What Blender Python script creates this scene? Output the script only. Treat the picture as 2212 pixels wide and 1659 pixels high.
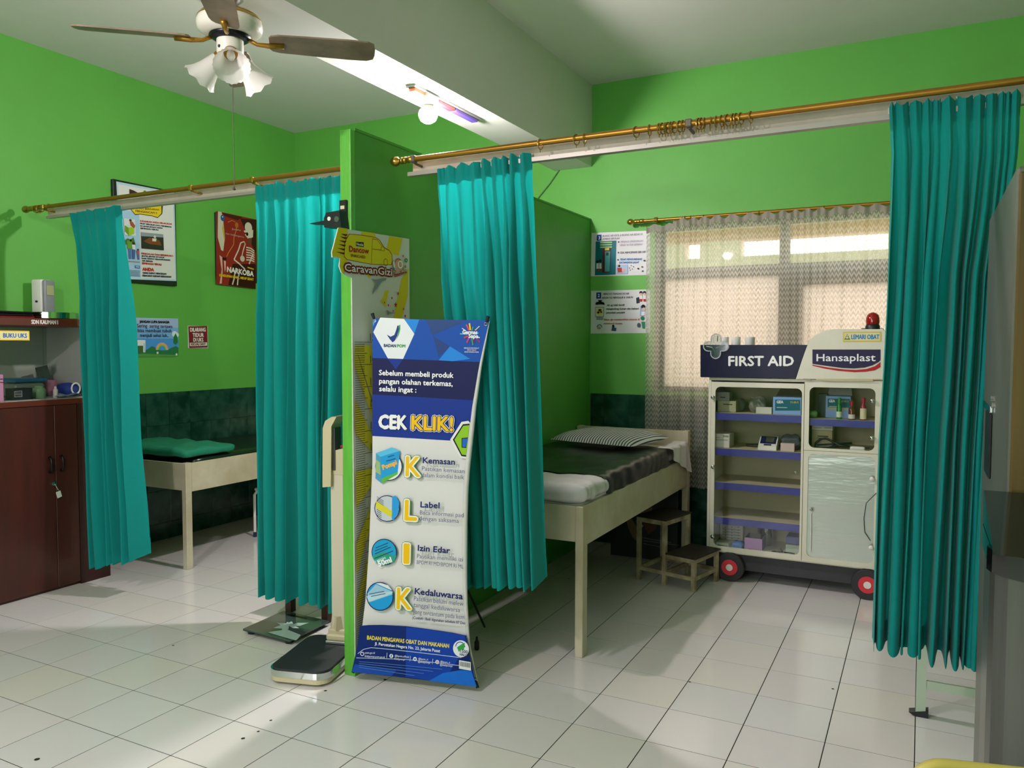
import bpy, bmesh, math, random
from mathutils import Vector, Matrix
random.seed(7)
for o in list(bpy.data.objects): bpy.data.objects.remove(o)
SC = bpy.context.scene
COL = SC.collection
PI = math.pi

# ------------------------------------------------------------------ camera
W, H = 2212.0, 1659.0
CAM = Vector((3.29284, -1.92335, 1.48720)); YAW, PITCH, ROLL, FPX = -0.478327, -0.047919, 0.001085, 1709.888
_f = Vector((math.sin(YAW)*math.cos(PITCH), math.cos(YAW)*math.cos(PITCH), math.sin(PITCH)))
_r = Vector((math.cos(YAW), -math.sin(YAW), 0)); _u = _r.cross(_f)
_c, _s = math.cos(ROLL), math.sin(ROLL)
CR, CU, CF = _c*_r + _s*_u, -_s*_r + _c*_u, _f
cd = bpy.data.cameras.new('camera'); cam = bpy.data.objects.new('camera', cd); COL.objects.link(cam)
cd.sensor_fit = 'HORIZONTAL'; cd.sensor_width = 36.0; cd.lens = FPX/W*36.0; cd.clip_start = 0.02; cd.clip_end = 200
cam.matrix_world = Matrix(((CR.x, CU.x, -CF.x, CAM.x), (CR.y, CU.y, -CF.y, CAM.y), (CR.z, CU.z, -CF.z, CAM.z), (0, 0, 0, 1)))
SC.camera = cam

# ------------------------------------------------------------------ world, fill light, exposure
SC.view_settings.view_transform = 'Standard'; SC.view_settings.look = 'None'
SC.view_settings.gamma = 1.0; SC.view_settings.use_curve_mapping = False
SC.view_settings.exposure = 0.0
wd = bpy.data.worlds.new('overcast_sky'); SC.world = wd; wd.use_nodes = True
bg = wd.node_tree.nodes['Background']; bg.inputs[0].default_value = (0.93, 0.97, 1.0, 1); bg.inputs[1].default_value = 4.0
BULB = 1550.0                       # radiance of the two ceiling bulbs
def area(name, loc, rot, sx, sy, power, col=(1, 1, 1)):
    l = bpy.data.lights.new(name, 'AREA'); l.shape = 'RECTANGLE'; l.size = sx; l.size_y = sy; l.energy = power; l.color = col
    o = bpy.data.objects.new(name, l); COL.objects.link(o); o.location = loc; o.rotation_euler = rot
    return o
area('front_fill_light', (1.6, -3.62, 1.75), (PI/2, 0, 0), 3.0, 1.5, 20, (1.0, 0.94, 0.96))      # added fill light outside the unseen front opening, faces +y into the room

def ray(px, py): return CF + CR*((px - W/2)/FPX) - CU*((py - H/2)/FPX)
def at(px, py, x=None, y=None, z=None):
    d = ray(px, py)
    t = (x - CAM.x)/d.x if x is not None else (y - CAM.y)/d.y if y is not None else (z - CAM.z)/d.z
    return CAM + d*t

# ------------------------------------------------------------------ materials
def lin(c):
    if isinstance(c, str): c = tuple(int(c[i:i+2], 16)/255 for i in (0, 2, 4))
    return tuple((v/12.92 if v <= 0.04045 else ((v + 0.055)/1.055)**2.4) for v in c)
MATS = {}
def mat(name, c, rough=0.5, metal=0.0, spec=0.5, var=0.0, vscale=6.0, bump=0.0, bscale=60.0, trans=0.0, emit=0.0, stretch=None, c2=None, sheen=0.0, coat=0.0):
    if name in MATS: return MATS[name]
    m = bpy.data.materials.new(name); m.use_nodes = True; nt = m.node_tree; N = nt.nodes; L = nt.links
    b = N['Principled BSDF']; out = N['Material Output']
    col = lin(c); b.inputs['Base Color'].default_value = (*col, 1); b.inputs['Roughness'].default_value = rough
    b.inputs['Metallic'].default_value = metal; b.inputs['Specular IOR Level'].default_value = spec
    if coat: b.inputs['Coat Weight'].default_value = coat; b.inputs['Coat Roughness'].default_value = 0.08
    if sheen: b.inputs['Sheen Weight'].default_value = sheen
    if emit: b.inputs['Emission Color'].default_value = (1.0, 0.89, 0.925, 1); b.inputs['Emission Strength'].default_value = emit
    csock = None
    if var or c2 or bump:
        tc = N.new('ShaderNodeTexCoord'); mp = N.new('ShaderNodeMapping'); L.new(tc.outputs['Object'], mp.inputs[0])
        if stretch: mp.inputs['Scale'].default_value = stretch
    if var or c2:
        n = N.new('ShaderNodeTexNoise'); n.inputs['Scale'].default_value = vscale; n.inputs['Detail'].default_value = 6; n.inputs['Roughness'].default_value = 0.62
        L.new(mp.outputs[0], n.inputs['Vector'])
        r = N.new('ShaderNodeValToRGB'); L.new(n.outputs['Fac'], r.inputs[0])
        r.color_ramp.elements[0].position = 0.36; r.color_ramp.elements[1].position = 0.66
        a = lin(c2) if c2 else tuple(max(0, v*(1 - var)) for v in col)
        r.color_ramp.elements[0].color = (*a, 1); r.color_ramp.elements[1].color = (*(col if c2 else tuple(min(1, v*(1 + var*0.5)) for v in col)), 1)
        L.new(r.outputs[0], b.inputs['Base Color']); csock = r.outputs[0]
    if bump:
        n2 = N.new('ShaderNodeTexNoise'); n2.inputs['Scale'].default_value = bscale; n2.inputs['Detail'].default_value = 4
        L.new(mp.outputs[0], n2.inputs['Vector'])
        bp = N.new('ShaderNodeBump'); bp.inputs['Strength'].default_value = bump; bp.inputs['Distance'].default_value = 0.004
        L.new(n2.outputs['Fac'], bp.inputs['Height']); L.new(bp.outputs[0], b.inputs['Normal'])
    if trans:
        t = N.new('ShaderNodeBsdfTranslucent'); t.inputs[0].default_value = (*col, 1)
        if csock: L.new(csock, t.inputs[0])
        mx = N.new('ShaderNodeMixShader'); mx.inputs[0].default_value = trans
        L.new(b.outputs[0], mx.inputs[1]); L.new(t.outputs[0], mx.inputs[2]); L.new(mx.outputs[0], out.inputs[0])
    MATS[name] = m; return m
def glass(name, tint=(1, 1, 1), clear=0.9, rough=0.02):
    """thin sheet of glass or acrylic: mostly see-through with a glossy face"""
    if name in MATS: return MATS[name]
    m = bpy.data.materials.new(name); m.use_nodes = True; nt = m.node_tree; N = nt.nodes; L = nt.links
    N.remove(N['Principled BSDF']); out = N['Material Output']
    t = N.new('ShaderNodeBsdfTransparent'); t.inputs[0].default_value = (*tint, 1)
    g = N.new('ShaderNodeBsdfGlossy'); g.inputs['Roughness'].default_value = rough
    lw = N.new('ShaderNodeLayerWeight'); lw.inputs[0].default_value = 0.5
    pw = N.new('ShaderNodeMath'); pw.operation = 'POWER'; pw.inputs[1].default_value = 4.0; L.new(lw.outputs['Facing'], pw.inputs[0])
    ma = N.new('ShaderNodeMath'); ma.operation = 'MULTIPLY_ADD'; ma.inputs[1].default_value = 0.9*clear; ma.inputs[2].default_value = (1 - clear)*0.6; L.new(pw.outputs[0], ma.inputs[0])
    mx = N.new('ShaderNodeMixShader'); L.new(ma.outputs[0], mx.inputs[0]); L.new(t.outputs[0], mx.inputs[1]); L.new(g.outputs[0], mx.inputs[2]); L.new(mx.outputs[0], out.inputs[0])
    MATS[name] = m; return m
def flat(c, rough=0.45):
    k = c if isinstance(c, str) else '%02x%02x%02x' % tuple(int(v*255) for v in c)
    return mat('ink_' + k + '_%d' % int(rough*100), c, rough, spec=0.15)
def tile_mat(name, c, rough, var, marble=None, tints=None):
    """glazed tile: each piece a little different in tone"""
    m = bpy.data.materials.new(name); m.use_nodes = True; nt = m.node_tree; N = nt.nodes; L = nt.links; b = N['Principled BSDF']
    b.inputs['Roughness'].default_value = rough
    oi = N.new('ShaderNodeObjectInfo'); r = N.new('ShaderNodeValToRGB'); L.new(oi.outputs['Random'], r.inputs[0])
    e = r.color_ramp.elements; cl = [lin(x) for x in (tints or [c, c])]
    e[0].color = (*cl[0], 1); e[1].color = (*cl[-1], 1)
    for i, x in enumerate(cl[1:-1]): k = e.new((i + 1)/(len(cl) - 1)); k.color = (*x, 1)
    last = r.outputs[0]
    tc = N.new('ShaderNodeTexCoord'); n = N.new('ShaderNodeTexNoise'); n.inputs['Detail'].default_value = 8
    ad = N.new('ShaderNodeVectorMath'); ad.operation = 'ADD'; L.new(tc.outputs['Object'], ad.inputs[0])
    mu = N.new('ShaderNodeMath'); mu.operation = 'MULTIPLY'; mu.inputs[1].default_value = 37.0; L.new(oi.outputs['Random'], mu.inputs[0]); L.new(mu.outputs[0], ad.inputs[1])
    L.new(ad.outputs[0], n.inputs['Vector']); n.inputs['Scale'].default_value = 9 if marble else 5
    mx = N.new('ShaderNodeMix'); mx.data_type = 'RGBA'; mx.blend_type = 'MIX'
    rr = N.new('ShaderNodeValToRGB'); rr.color_ramp.elements[0].position = 0.4; rr.color_ramp.elements[1].position = 0.7; L.new(n.outputs['Fac'], rr.inputs[0])
    if marble:
        L.new(rr.outputs[0], mx.inputs[0]); L.new(last, mx.inputs[6]); mx.inputs[7].default_value = (*lin(marble), 1)
    else:
        ms = N.new('ShaderNodeMath'); ms.operation = 'MULTIPLY'; ms.inputs[1].default_value = var; L.new(rr.outputs[0], ms.inputs[0]); L.new(ms.outputs[0], mx.inputs[0])
        L.new(last, mx.inputs[6]); mx.inputs[7].default_value = (*lin('c9c4bd'), 1)
    L.new(mx.outputs[2], b.inputs['Base Color'])
    MATS[name] = m; return m

# ------------------------------------------------------------------ mesh builder
def rot_to(d):
    d = Vector(d).normalized(); a = Vector((0, 0, 1)) if abs(d.z) < 0.95 else Vector((1, 0, 0))
    x = a.cross(d).normalized(); return x, d.cross(x), d
class MB:
    def __init__(s): s.v = []; s.f = []; s.m = []; s.mats = []
    def mi(s, m):
        if m is None: return 0
        if m not in s.mats: s.mats.append(m)
        return s.mats.index(m)
    def add(s, vs, fs, m=None):
        n = len(s.v); k = s.mi(m); s.v += [Vector(v) for v in vs]
        for f in fs: s.f.append([n + i for i in f]); s.m.append(k)
        return s
    def box(s, x0, x1, y0, y1, z0, z1, m=None, bev=0.0, seg=1, R=None):
        bm = bmesh.new(); bmesh.ops.create_cube(bm, size=1)
        for v in bm.verts: v.co = Vector((x0 + (v.co.x + .5)*(x1 - x0), y0 + (v.co.y + .5)*(y1 - y0), z0 + (v.co.z + .5)*(z1 - z0)))
        if bev: bmesh.ops.bevel(bm, geom=list(bm.edges), offset=bev, segments=seg, profile=0.5, affect='EDGES')
        return s.bm(bm, m, R)
    def bm(s, bm, m=None, R=None):
        bm.verts.index_update()
        s.add([(R @ v.co if R else v.co) for v in bm.verts], [[v.index for v in f.verts] for f in bm.faces], m); bm.free(); return s
    def obox(s, c, ex, ey, ez, m=None, bev=0.0, seg=1):
        """box by centre and three half vectors"""
        ex, ey, ez = Vector(ex), Vector(ey), Vector(ez); M3 = Matrix((ex.normalized(), ey.normalized(), ez.normalized())).transposed().to_4x4()
        M3.translation = Vector(c)
        return s.box(-ex.length, ex.length, -ey.length, ey.length, -ez.length, ez.length, m, bev, seg, M3)
    def tube(s, pts, r, n=10, m=None, cap=True, closed=False):
        pts = [Vector(p) for p in pts]; rs = r if isinstance(r, (list, tuple)) else [r]*len(pts)
        rings = []; px = None
        for i, p in enumerate(pts):
            if closed: d = pts[(i + 1) % len(pts)] - pts[i - 1]
            else: d = pts[min(i + 1, len(pts) - 1)] - pts[max(i - 1, 0)]
            d.normalize()
            if px is None: x, y, _ = rot_to(d)
            else:
                x = (px - d*px.dot(d)); x = x.normalized() if x.length > 1e-6 else rot_to(d)[0]; y = d.cross(x)
            px = x; rings.append([p + x*(rs[i]*math.cos(a*2*PI/n)) + y*(rs[i]*math.sin(a*2*PI/n)) for a in range(n)])
        vs = [v for g in rings for v in g]; fs = []; K = len(pts)
        for i in range(K if closed else K - 1):
            j = (i + 1) % K
            for a in range(n): b = (a + 1) % n; fs.append([i*n + a, i*n + b, j*n + b, j*n + a])
        if cap and not closed: fs += [list(range(n))[::-1], [(K - 1)*n + a for a in range(n)]]
        return s.add(vs, fs, m)
    def lathe(s, prof, o, axis=(0, 0, 1), n=24, m=None, cap=True):
        x, y, d = rot_to(axis); o = Vector(o); vs = []; fs = []
        for (r, h) in prof: vs += [o + d*h + x*(r*math.cos(a*2*PI/n)) + y*(r*math.sin(a*2*PI/n)) for a in range(n)]
        for i in range(len(prof) - 1):
            for a in range(n): b = (a + 1) % n; fs.append([i*n + a, i*n + b, (i + 1)*n + b, (i + 1)*n + a])
        if cap: fs += [list(range(n))[::-1], [(len(prof) - 1)*n + a for a in range(n)]]
        return s.add(vs, fs, m)
    def sphere(s, c, r, m=None, seg=20, rings=12, sc=(1, 1, 1)):
        bm = bmesh.new(); bmesh.ops.create_uvsphere(bm, u_segments=seg, v_segments=rings, radius=r)
        for v in bm.verts: v.co = Vector((v.co.x*sc[0], v.co.y*sc[1], v.co.z*sc[2])) + Vector(c)
        return s.bm(bm, m)
    def prism(s, pts, off, m=None):
        """polygon (list of 3D points) extruded by vector off"""
        pts = [Vector(p) for p in pts]; off = Vector(off); n = len(pts)
        return s.add(pts + [p + off for p in pts], [list(range(n))[::-1], [n + i for i in range(n)]] + [[i, (i + 1) % n, n + (i + 1) % n, n + i] for i in range(n)], m)
    def grid(s, fn, nu, nv, m=None, uvs=False):
        vs = [fn(i/nu, j/nv) for j in range(nv + 1) for i in range(nu + 1)]; k = nu + 1
        return s.add(vs, [[j*k + i, j*k + i + 1, (j + 1)*k + i + 1, (j + 1)*k + i] for j in range(nv) for i in range(nu)], m)
    def build(s, name, m=None, parent=None, smooth=False, local=False, angle=None):
        vs = s.v
        if parent is not None and not local:
            inv = top(parent)['_m'].inverted(); vs = [inv @ v for v in vs]
        me = bpy.data.meshes.new(name); me.from_pydata([tuple(v) for v in vs], [], s.f)
        mats = s.mats if s.mats else [m]
        if m is not None and s.mats: mats = [m if x is None else x for x in s.mats]
        for x in mats: me.materials.append(x)
        if len(mats) > 1: me.polygons.foreach_set('material_index', s.m)
        b2 = bmesh.new(); b2.from_mesh(me); bmesh.ops.recalc_face_normals(b2, faces=b2.faces) if not getattr(s, 'keepn', False) else None; b2.to_mesh(me); b2.free()
        if smooth or angle:
            me.polygons.foreach_set('use_smooth', [True]*len(me.polygons))
            if angle: me.set_sharp_from_angle(angle=math.radians(angle))
        me.update()
        o = bpy.data.objects.new(name, me); COL.objects.link(o)
        if parent is not None: o.parent = parent
        return o
ROOTM = {}
class _T(dict): pass
def top(o):
    while o.parent is not None: o = o.parent
    return {'_m': ROOTM.get(o.name, Matrix.Identity(4))}
def thing(name, label, cat, loc=(0, 0, 0), rz=0.0, group=None):
    o = bpy.data.objects.new(name, None); COL.objects.link(o); o.empty_display_size = 0.05
    o.location = loc; o.rotation_euler = (0, 0, rz); tag(o, label, cat, group)
    ROOTM[o.name] = Matrix.Translation(Vector(loc)) @ Matrix.Rotation(rz, 4, 'Z')
    return o
def tag(o, label=None, cat=None, group=None, kind=None):
    if label: o['label'] = label
    if cat: o['category'] = cat
    if group: o['group'] = group
    if kind: o['kind'] = kind
    return o
def struct(o): o['kind'] = 'structure'; return o

# ------------------------------------------------------------------ flat print (lettering, graphics) laid on a real surface
_tc = {}
def glyphs(txt, shear=0.0):
    k = (txt, shear)
    if k not in _tc:
        c = bpy.data.curves.new('t', 'FONT'); c.body = txt; c.size = 1; c.resolution_u = 2; c.shear = shear; c.fill_mode = 'FRONT'
        o = bpy.data.objects.new('t', c); me = bpy.data.meshes.new_from_object(o)
        vs = [(v.co.x, v.co.y) for v in me.vertices]; fs = [list(p.vertices) for p in me.polygons]
        bpy.data.objects.remove(o); bpy.data.curves.remove(c); bpy.data.meshes.remove(me)
        x0 = min(v[0] for v in vs); x1 = max(v[0] for v in vs)
        _tc[k] = ([(x - x0, y) for x, y in vs], fs, x1 - x0)
    return _tc[k]
CAPH = max(y for _, y in glyphs('H')[0])
class Print:
    """decal geometry on the plane (O, ex, ey); points are given as photograph pixels and dropped onto that plane"""
    def __init__(s, O, ex, ey, bend=None, step=0.0003, maxedge=None, rough=0.45):
        s.O = Vector(O); s.ex = Vector(ex).normalized(); s.ey = Vector(ey).normalized(); s.n = s.ex.cross(s.ey).normalized()
        if (CAM - s.O).dot(s.n) < 0: s.n = -s.n
        s.mb = MB(); s.mb.keepn = True; s.lay = 1; s.bend = bend; s.step = step; s.maxedge = maxedge; s.rough = rough
    def ab(s, px, py):
        d = ray(px, py); t = (s.O - CAM).dot(s.n)/d.dot(s.n); p = CAM + d*t - s.O
        return (p.dot(s.ex), p.dot(s.ey))
    def p3(s, a, b, h):
        if s.bend: h = h + s.bend(a, b)
        return s.O + s.ex*a + s.ey*b + s.n*h
    def _put(s, vs, fs, c, lay=None):
        if lay is None: s.lay += 0.25; lay = s.lay
        h = lay*s.step; m = flat(c, s.rough) if not isinstance(c, bpy.types.Material) else c
        if s.maxedge:
            bm = bmesh.new(); bv = [bm.verts.new((a, b, 0)) for a, b in vs]
            for f in fs:
                try: bm.faces.new([bv[i] for i in f])
                except ValueError: pass
            bmesh.ops.triangulate(bm, faces=bm.faces)
            for _ in range(6):
                e = [x for x in bm.edges if x.calc_length() > s.maxedge]
                if not e: break
                bmesh.ops.subdivide_edges(bm, edges=e, cuts=1); bmesh.ops.triangulate(bm, faces=bm.faces)
            bm.verts.index_update(); vs = [(v.co.x, v.co.y) for v in bm.verts]; fs = [[v.index for v in f.verts] for f in bm.faces]; bm.free()
        P = [s.p3(a, b, h) for a, b in vs]; out = []
        for f in fs:
            nn = (P[f[1]] - P[f[0]]).cross(P[f[2]] - P[f[0]])
            out.append(f if nn.dot(s.n) >= 0 else f[::-1])
        s.mb.add(P, out, m)
    def poly(s, pts, c, lay=None, px=True):
        P = [s.ab(*p) for p in pts] if px else pts
        bm = bmesh.new(); vv = [bm.verts.new((a, b, 0)) for a, b in P]; bm.faces.new(vv); bmesh.ops.triangulate(bm, faces=bm.faces)
        bm.verts.index_update(); s._put([(v.co.x, v.co.y) for v in bm.verts], [[v.index for v in f.verts] for f in bm.faces], c, lay); bm.free()
    def rect(s, x0, y0, x1, y1, c, lay=None):
        """rectangle square to the surface between two opposite pixel corners"""
        a0, b0 = s.ab(x0, y0); a1, b1 = s.ab(x1, y1); s.poly([(a0, b0), (a1, b0), (a1, b1), (a0, b1)], c, lay, px=False)
    def disc(s, px, py, r, c, n=24, lay=None, rin=0.0, a0=0.0, a1=2*PI, sy=1.0):
        a, b = s.ab(px, py); k = abs(s.ab(px, py + 1)[1] - b); r = r*k; rin *= k
        if rin == 0 and abs(a1 - a0 - 2*PI) < 1e-6: s.poly([(a + r*math.cos(i*2*PI/n), b + sy*r*math.sin(i*2*PI/n)) for i in range(n)], c, lay, px=False); return
        vs = []; fs = []
        for i in range(n + 1):
            t = a0 + (a1 - a0)*i/n; vs += [(a + r*math.cos(t), b + sy*r*math.sin(t)), (a + rin*math.cos(t), b + sy*rin*math.sin(t))]
            if i: fs.append([2*i - 2, 2*i, 2*i + 1, 2*i - 1])
        s._put(vs, fs, c, lay)
    def line(s, pts, w, c, lay=None):
        P = [s.ab(*p) for p in pts]; k = abs(s.ab(pts[0][0], pts[0][1] + 1)[1] - P[0][1]); w = w*k/2; vs = []; fs = []
        for i, p in enumerate(P):
            q0 = P[max(i - 1, 0)]; q1 = P[min(i + 1, len(P) - 1)]; dx, dy = q1[0] - q0[0], q1[1] - q0[1]; l = math.hypot(dx, dy) or 1
            vs += [(p[0] - dy/l*w, p[1] + dx/l*w), (p[0] + dy/l*w, p[1] - dx/l*w)]
            if i: fs.append([2*i - 2, 2*i, 2*i + 1, 2*i - 1])
        s._put(vs, fs, c, lay)
    def text(s, txt, x0, y0, x1, y1, cap, c, bold=0, shear=0.0, outline=None):
        """lettering whose baseline runs between two pixels; cap = capital height in pixels"""
        vs, fs, w = glyphs(txt, shear); A = s.ab(x0, y0); B = s.ab(x1, y1); k = abs(s.ab(x0, y0 - cap)[1] - A[1])
        dx, dy = B[0] - A[0], B[1] - A[1]; sx = math.hypot(dx, dy)/w; ang = math.atan2(dy, dx); sy = k/CAPH; ca, sa = math.cos(ang), math.sin(ang)
        def put(ox, oy, col):
            s._put([(A[0] + ox + ca*x*sx - sa*y*sy, A[1] + oy + sa*x*sx + ca*y*sy) for x, y in vs], fs, col)
        if outline:
            for wd_, oc in outline:
                q = wd_*k
                for i in range(8): put(q*math.cos(i*PI/4), q*math.sin(i*PI/4), oc)
        e = bold*k
        if bold:
            for ox, oy in ((-e, 0), (e, 0), (0, -e), (0, e)): put(ox, oy, c)
        put(0, 0, c)
    def star(s, px, py, r, c, n=5, rin=0.42, a=PI/2):
        A = s.ab(px, py); k = abs(s.ab(px, py + 1)[1] - A[1])*r
        s.poly([(A[0] + k*(1 if i % 2 == 0 else rin)*math.cos(a + i*PI/n), A[1] + k*(1 if i % 2 == 0 else rin)*math.sin(a + i*PI/n)) for i in range(2*n)], c, px=False)
    def into(s, mb):
        for i, f in enumerate(s.mb.f): pass
        n = len(mb.v); mb.v += s.mb.v
        for f, k in zip(s.mb.f, s.mb.m): mb.f.append([n + i for i in f]); mb.m.append(mb.mi(s.mb.mats[k]))
        mb.keepn = True
    def build(s, name, parent=None): return s.mb.build(name, None, parent)
# ==SECTIONS==
# ================================================================== the room
XL, XR, YB, YF, ZC = -1.853, 4.7, 3.675, -3.6, 3.43
green = mat('green_wall_paint', '5fae45', 0.55, var=0.05, vscale=2.0, bump=0.06, bscale=90)
green_old = mat('green_board_paint', '4c9a38', 0.5, var=0.06, vscale=3, bump=0.08, bscale=70)
green_post = mat('green_gloss_paint', '60b341', 0.35, var=0.12, vscale=9, bump=0.12, bscale=30, stretch=(6, 6, 0.6))
white_ceil = mat('white_ceiling_paint', 'd3d1cb', 0.75, var=0.03, vscale=1.5, bump=0.04, bscale=40)
grout = mat('floor_grout', '241f1b', 0.95, spec=0.1)
frame_green = mat('window_frame_paint', '3d4a3a', 0.5)
cream_paint = mat('outside_cream_wall', 'e6dcc4', 0.8)

fl = struct(MB().box(XL - .1, XR + .1, YF - .1, YB + .1, -.12, -.0009).build('floor', grout))
tm = tile_mat('white_floor_tile', 'dcdad6', 0.12, 0.05, tints=['e0dad9', 'dcd7d5', 'dfdad2', 'dad8d7', 'e2dcdb'])
def px_of(p):
    d = Vector(p) - CAM; z = d.dot(CF)
    return (None if z < .2 else (W/2 + FPX*d.dot(CR)/z, H/2 - FPX*d.dot(CU)/z))
T = 0.30; G = 0.0017
def tile_mb(x0, x1, y0, y1): return MB().box(x0 + G, x1 - G, y0 + G, y1 - G, -.009, 0, tm, bev=.0005)
shared = None; rest = MB(); count = 0
for i in range(-7, 16):
    for j in range(-12, 13):
        x0, x1, y0, y1 = max(i*T, XL), min(i*T + T, XR), max(j*T, YF), min(j*T + T, YB)
        if x1 - x0 < .01 or y1 - y0 < .01: continue
        vis = False
        for q in ((x0, y0), (x1, y0), (x0, y1), (x1, y1)):
            p = px_of((q[0], q[1], 0))
            if p and -150 < p[0] < W + 150 and -50 < p[1] < H + 130: vis = True
        if vis and count < 300:
            count += 1
            if abs(x1 - x0 - T) < 1e-6 and abs(y1 - y0 - T) < 1e-6:
                if shared is None: shared = tile_mb(0, T, 0, T).build('tile_mesh', tm).data; bpy.data.objects.remove(bpy.data.objects['tile_mesh'])
                o = bpy.data.objects.new('tile', shared); COL.objects.link(o); o.location = (x0, y0, 0); o.parent = fl
            else: tile_mb(x0, x1, y0, y1).build('tile', tm, fl, local=True)
        else:
            t = tile_mb(x0, x1, y0, y1); rest.add(t.v, t.f, tm)
tag(rest.build('tile_field', tm, fl, local=True), kind='stuff')
# little stains on the floor tiles
spots = MB()
for px, py, r in ((374, 1394, .006), (525, 1595, .008), (558, 1580, .006), (585, 1556, .006), (703, 1492, .007), (80, 1640, .01), (1229, 1250, .007), (832, 1468, .008), (1799, 1488, .006), (1490, 1473, .006)):
    p = at(px, py, z=0.0004); spots.lathe([(r, 0), (r*.8, .0006)], p, n=8)
tag(spots.build('floor_stain', mat('dark_floor_stain', '2a2420', 0.8), fl, local=True), kind='stuff')

wl = struct(MB().box(XL - .12, XL, YF - .12, YB + .12, -.1, ZC + .1).build('wall_left', green))
struct(MB().box(XR, XR + .12, YF - .12, YB + .12, -.1, ZC + .1).build('wall_right', green))
wx0, wx1, wz0, wz1 = 1.56, 3.62, 1.165, 2.345          # window opening in the back wall
wb = struct(MB().box(XL, wx0, YB, YB + .12, -.1, ZC + .1).box(wx1, XR, YB, YB + .12, -.1, ZC + .1)
            .box(wx0, wx1, YB, YB + .12, -.1, wz0).box(wx0, wx1, YB, YB + .12, wz1, ZC + .1).build('wall_back', green))
fx0, fx1, fz0, fz1 = 0.1, 3.1, 1.0, 2.5
struct(MB().box(XL, fx0, YF - .12, YF, -.1, ZC + .1).box(fx1, XR, YF - .12, YF, -.1, ZC + .1)
       .box(fx0, fx1, YF - .12, YF, -.1, fz0).box(fx0, fx1, YF - .12, YF, fz1, ZC + .1).build('wall_front', green))
struct(MB().box(XL - .1, XR + .1, YF - .1, YB + .1, ZC, ZC + .1).build('ceiling', white_ceil))
struct(MB().box(.757, 1.061, YF, YB, 2.828, ZC + .02).build('trim_1', white_ceil))

# dark green wall tiles, 20 x 25 cm, along the lower walls
wt = tile_mat('dark_green_wall_tile', '0f3a2c', 0.16, 0, marble='2f5646', tints=['0d3327', '123f30', '0f3829'])
dk = mat('wall_tile_grout', '45574c', 0.8)
def dado(parent, axis, c0, c1, off, fixed):
    me = None
    k0 = math.floor((c0 - off)/.2); 
    for k in range(k0, math.ceil((c1 - off)/.2)):
        for r in range(5):
            a0, a1 = max(off + .2*k, c0), min(off + .2*k + .2, c1); z1 = 1.13 - .25*r; z0 = max(z1 - .25, 0.002)
            if a1 - a0 < .012: continue
            if a1 - a0 > .1999 and z1 - z0 > .2499:
                if me is None:
                    b = (MB().box(0, .006, .0008, .1992, .0008, .2492, wt, bev=.001) if axis == 'y' else MB().box(.0008, .1992, -.006, 0, .0008, .2492, wt, bev=.001)).build('m', wt); me = b.data; bpy.data.objects.remove(b)
                o = bpy.data.objects.new('wall_tile', me); COL.objects.link(o); o.parent = parent
                o.location = (fixed, a0, z0) if axis == 'y' else (a0, fixed, z0)
            else:
                b = MB().box(0, .006, .0008, a1 - a0 - .0008, .0008, z1 - z0 - .0008, wt, bev=.001) if axis == 'y' else MB().box(.0008, a1 - a0 - .0008, -.006, 0, .0008, z1 - z0 - .0008, wt, bev=.001)
                o = b.build('wall_tile', wt, parent, local=True); o.location = (fixed, a0, z0) if axis == 'y' else (a0, fixed, z0)
dado(wl, 'y', 1.38, YB - .007, .053, XL + .001)
dado(wb, 'x', 1.066, 3.62, 1.373, YB - .001)
dado(wb, 'x', XL + .008, 1.0, 1.373, YB - .001)
MB().box(XL, XL + .0025, 1.38, YB, .002, 1.13).build('tile_bed', dk, wl, local=True)
MB().box(1.06, 3.62, YB - .0025, YB, .002, 1.13).box(XL, 1.0, YB - .0025, YB, .002, 1.13).build('tile_bed', dk, wb, local=True)

# the green board partition between the two beds
wp = struct(MB().box(1.010, 1.057, .885, YB - .008, 0, 2.43, bev=.001).build('wall_partition', green_old))
MB().box(1.000, 1.059, .853, .885, 0, 2.432, bev=.003, seg=2).build('end_post', green_post, wp, local=True)
MB().box(1.004, 1.06, .885, YB - .008, 2.43, 2.442).build('top_rail', green_old, wp, local=True)

# window: frame members and panes
win = struct(MB().box(wx0, wx0 + .06, YB + .01, YB + .07, wz0, wz1).build('window_1', frame_green))
def wpart(n, m, *b): return MB().box(*b).build(n, m, win, local=True)
y0, y1 = YB + .01, YB + .07
wpart('frame', frame_green, wx0, wx1, y0, y1, wz0, wz0 + .03); wpart('frame', frame_green, wx0, wx1, y0, y1, wz1 - .03, wz1); wpart('frame', frame_green, wx1 - .06, wx1, y0, y1, wz0, wz1)
wpart('mullion', frame_green, 2.418, 2.480, y0, y1, wz0, wz1)
wpart('transom', frame_green, wx0, 2.425, y0, y1, 1.970, 2.045); wpart('transom', frame_green, 2.47, wx1, y0, y1, 1.985, 2.045)
wpart('sash', frame_green, 2.48, 2.567, y0 + .005, y1, 1.2, 1.985); wpart('sash', frame_green, 2.567, 3.5, y0 + .005, y1, 1.9, 1.985)
frost = mat('frosted_window_glass', 'f2e6e0', 0.3, trans=0.92)
clear = mat('hazy_window_glass', 'f6ecd6', 0.2, trans=0.9)
pane_clear = glass('clear_window_glass', (0.96, 0.95, 0.9), 0.92)
wpart('pane', frost, 1.62, 2.425, YB + .045, YB + .05, 1.19, 1.975); wpart('pane', frost, 2.56, 3.56, YB + .045, YB + .05, 1.19, 1.905)
wpart('pane', pane_clear, 1.62, 2.42, YB + .045, YB + .05, 2.04, 2.32); wpart('pane', pane_clear, 2.475, 3.56, YB + .045, YB + .05, 2.04, 2.32)

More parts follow.
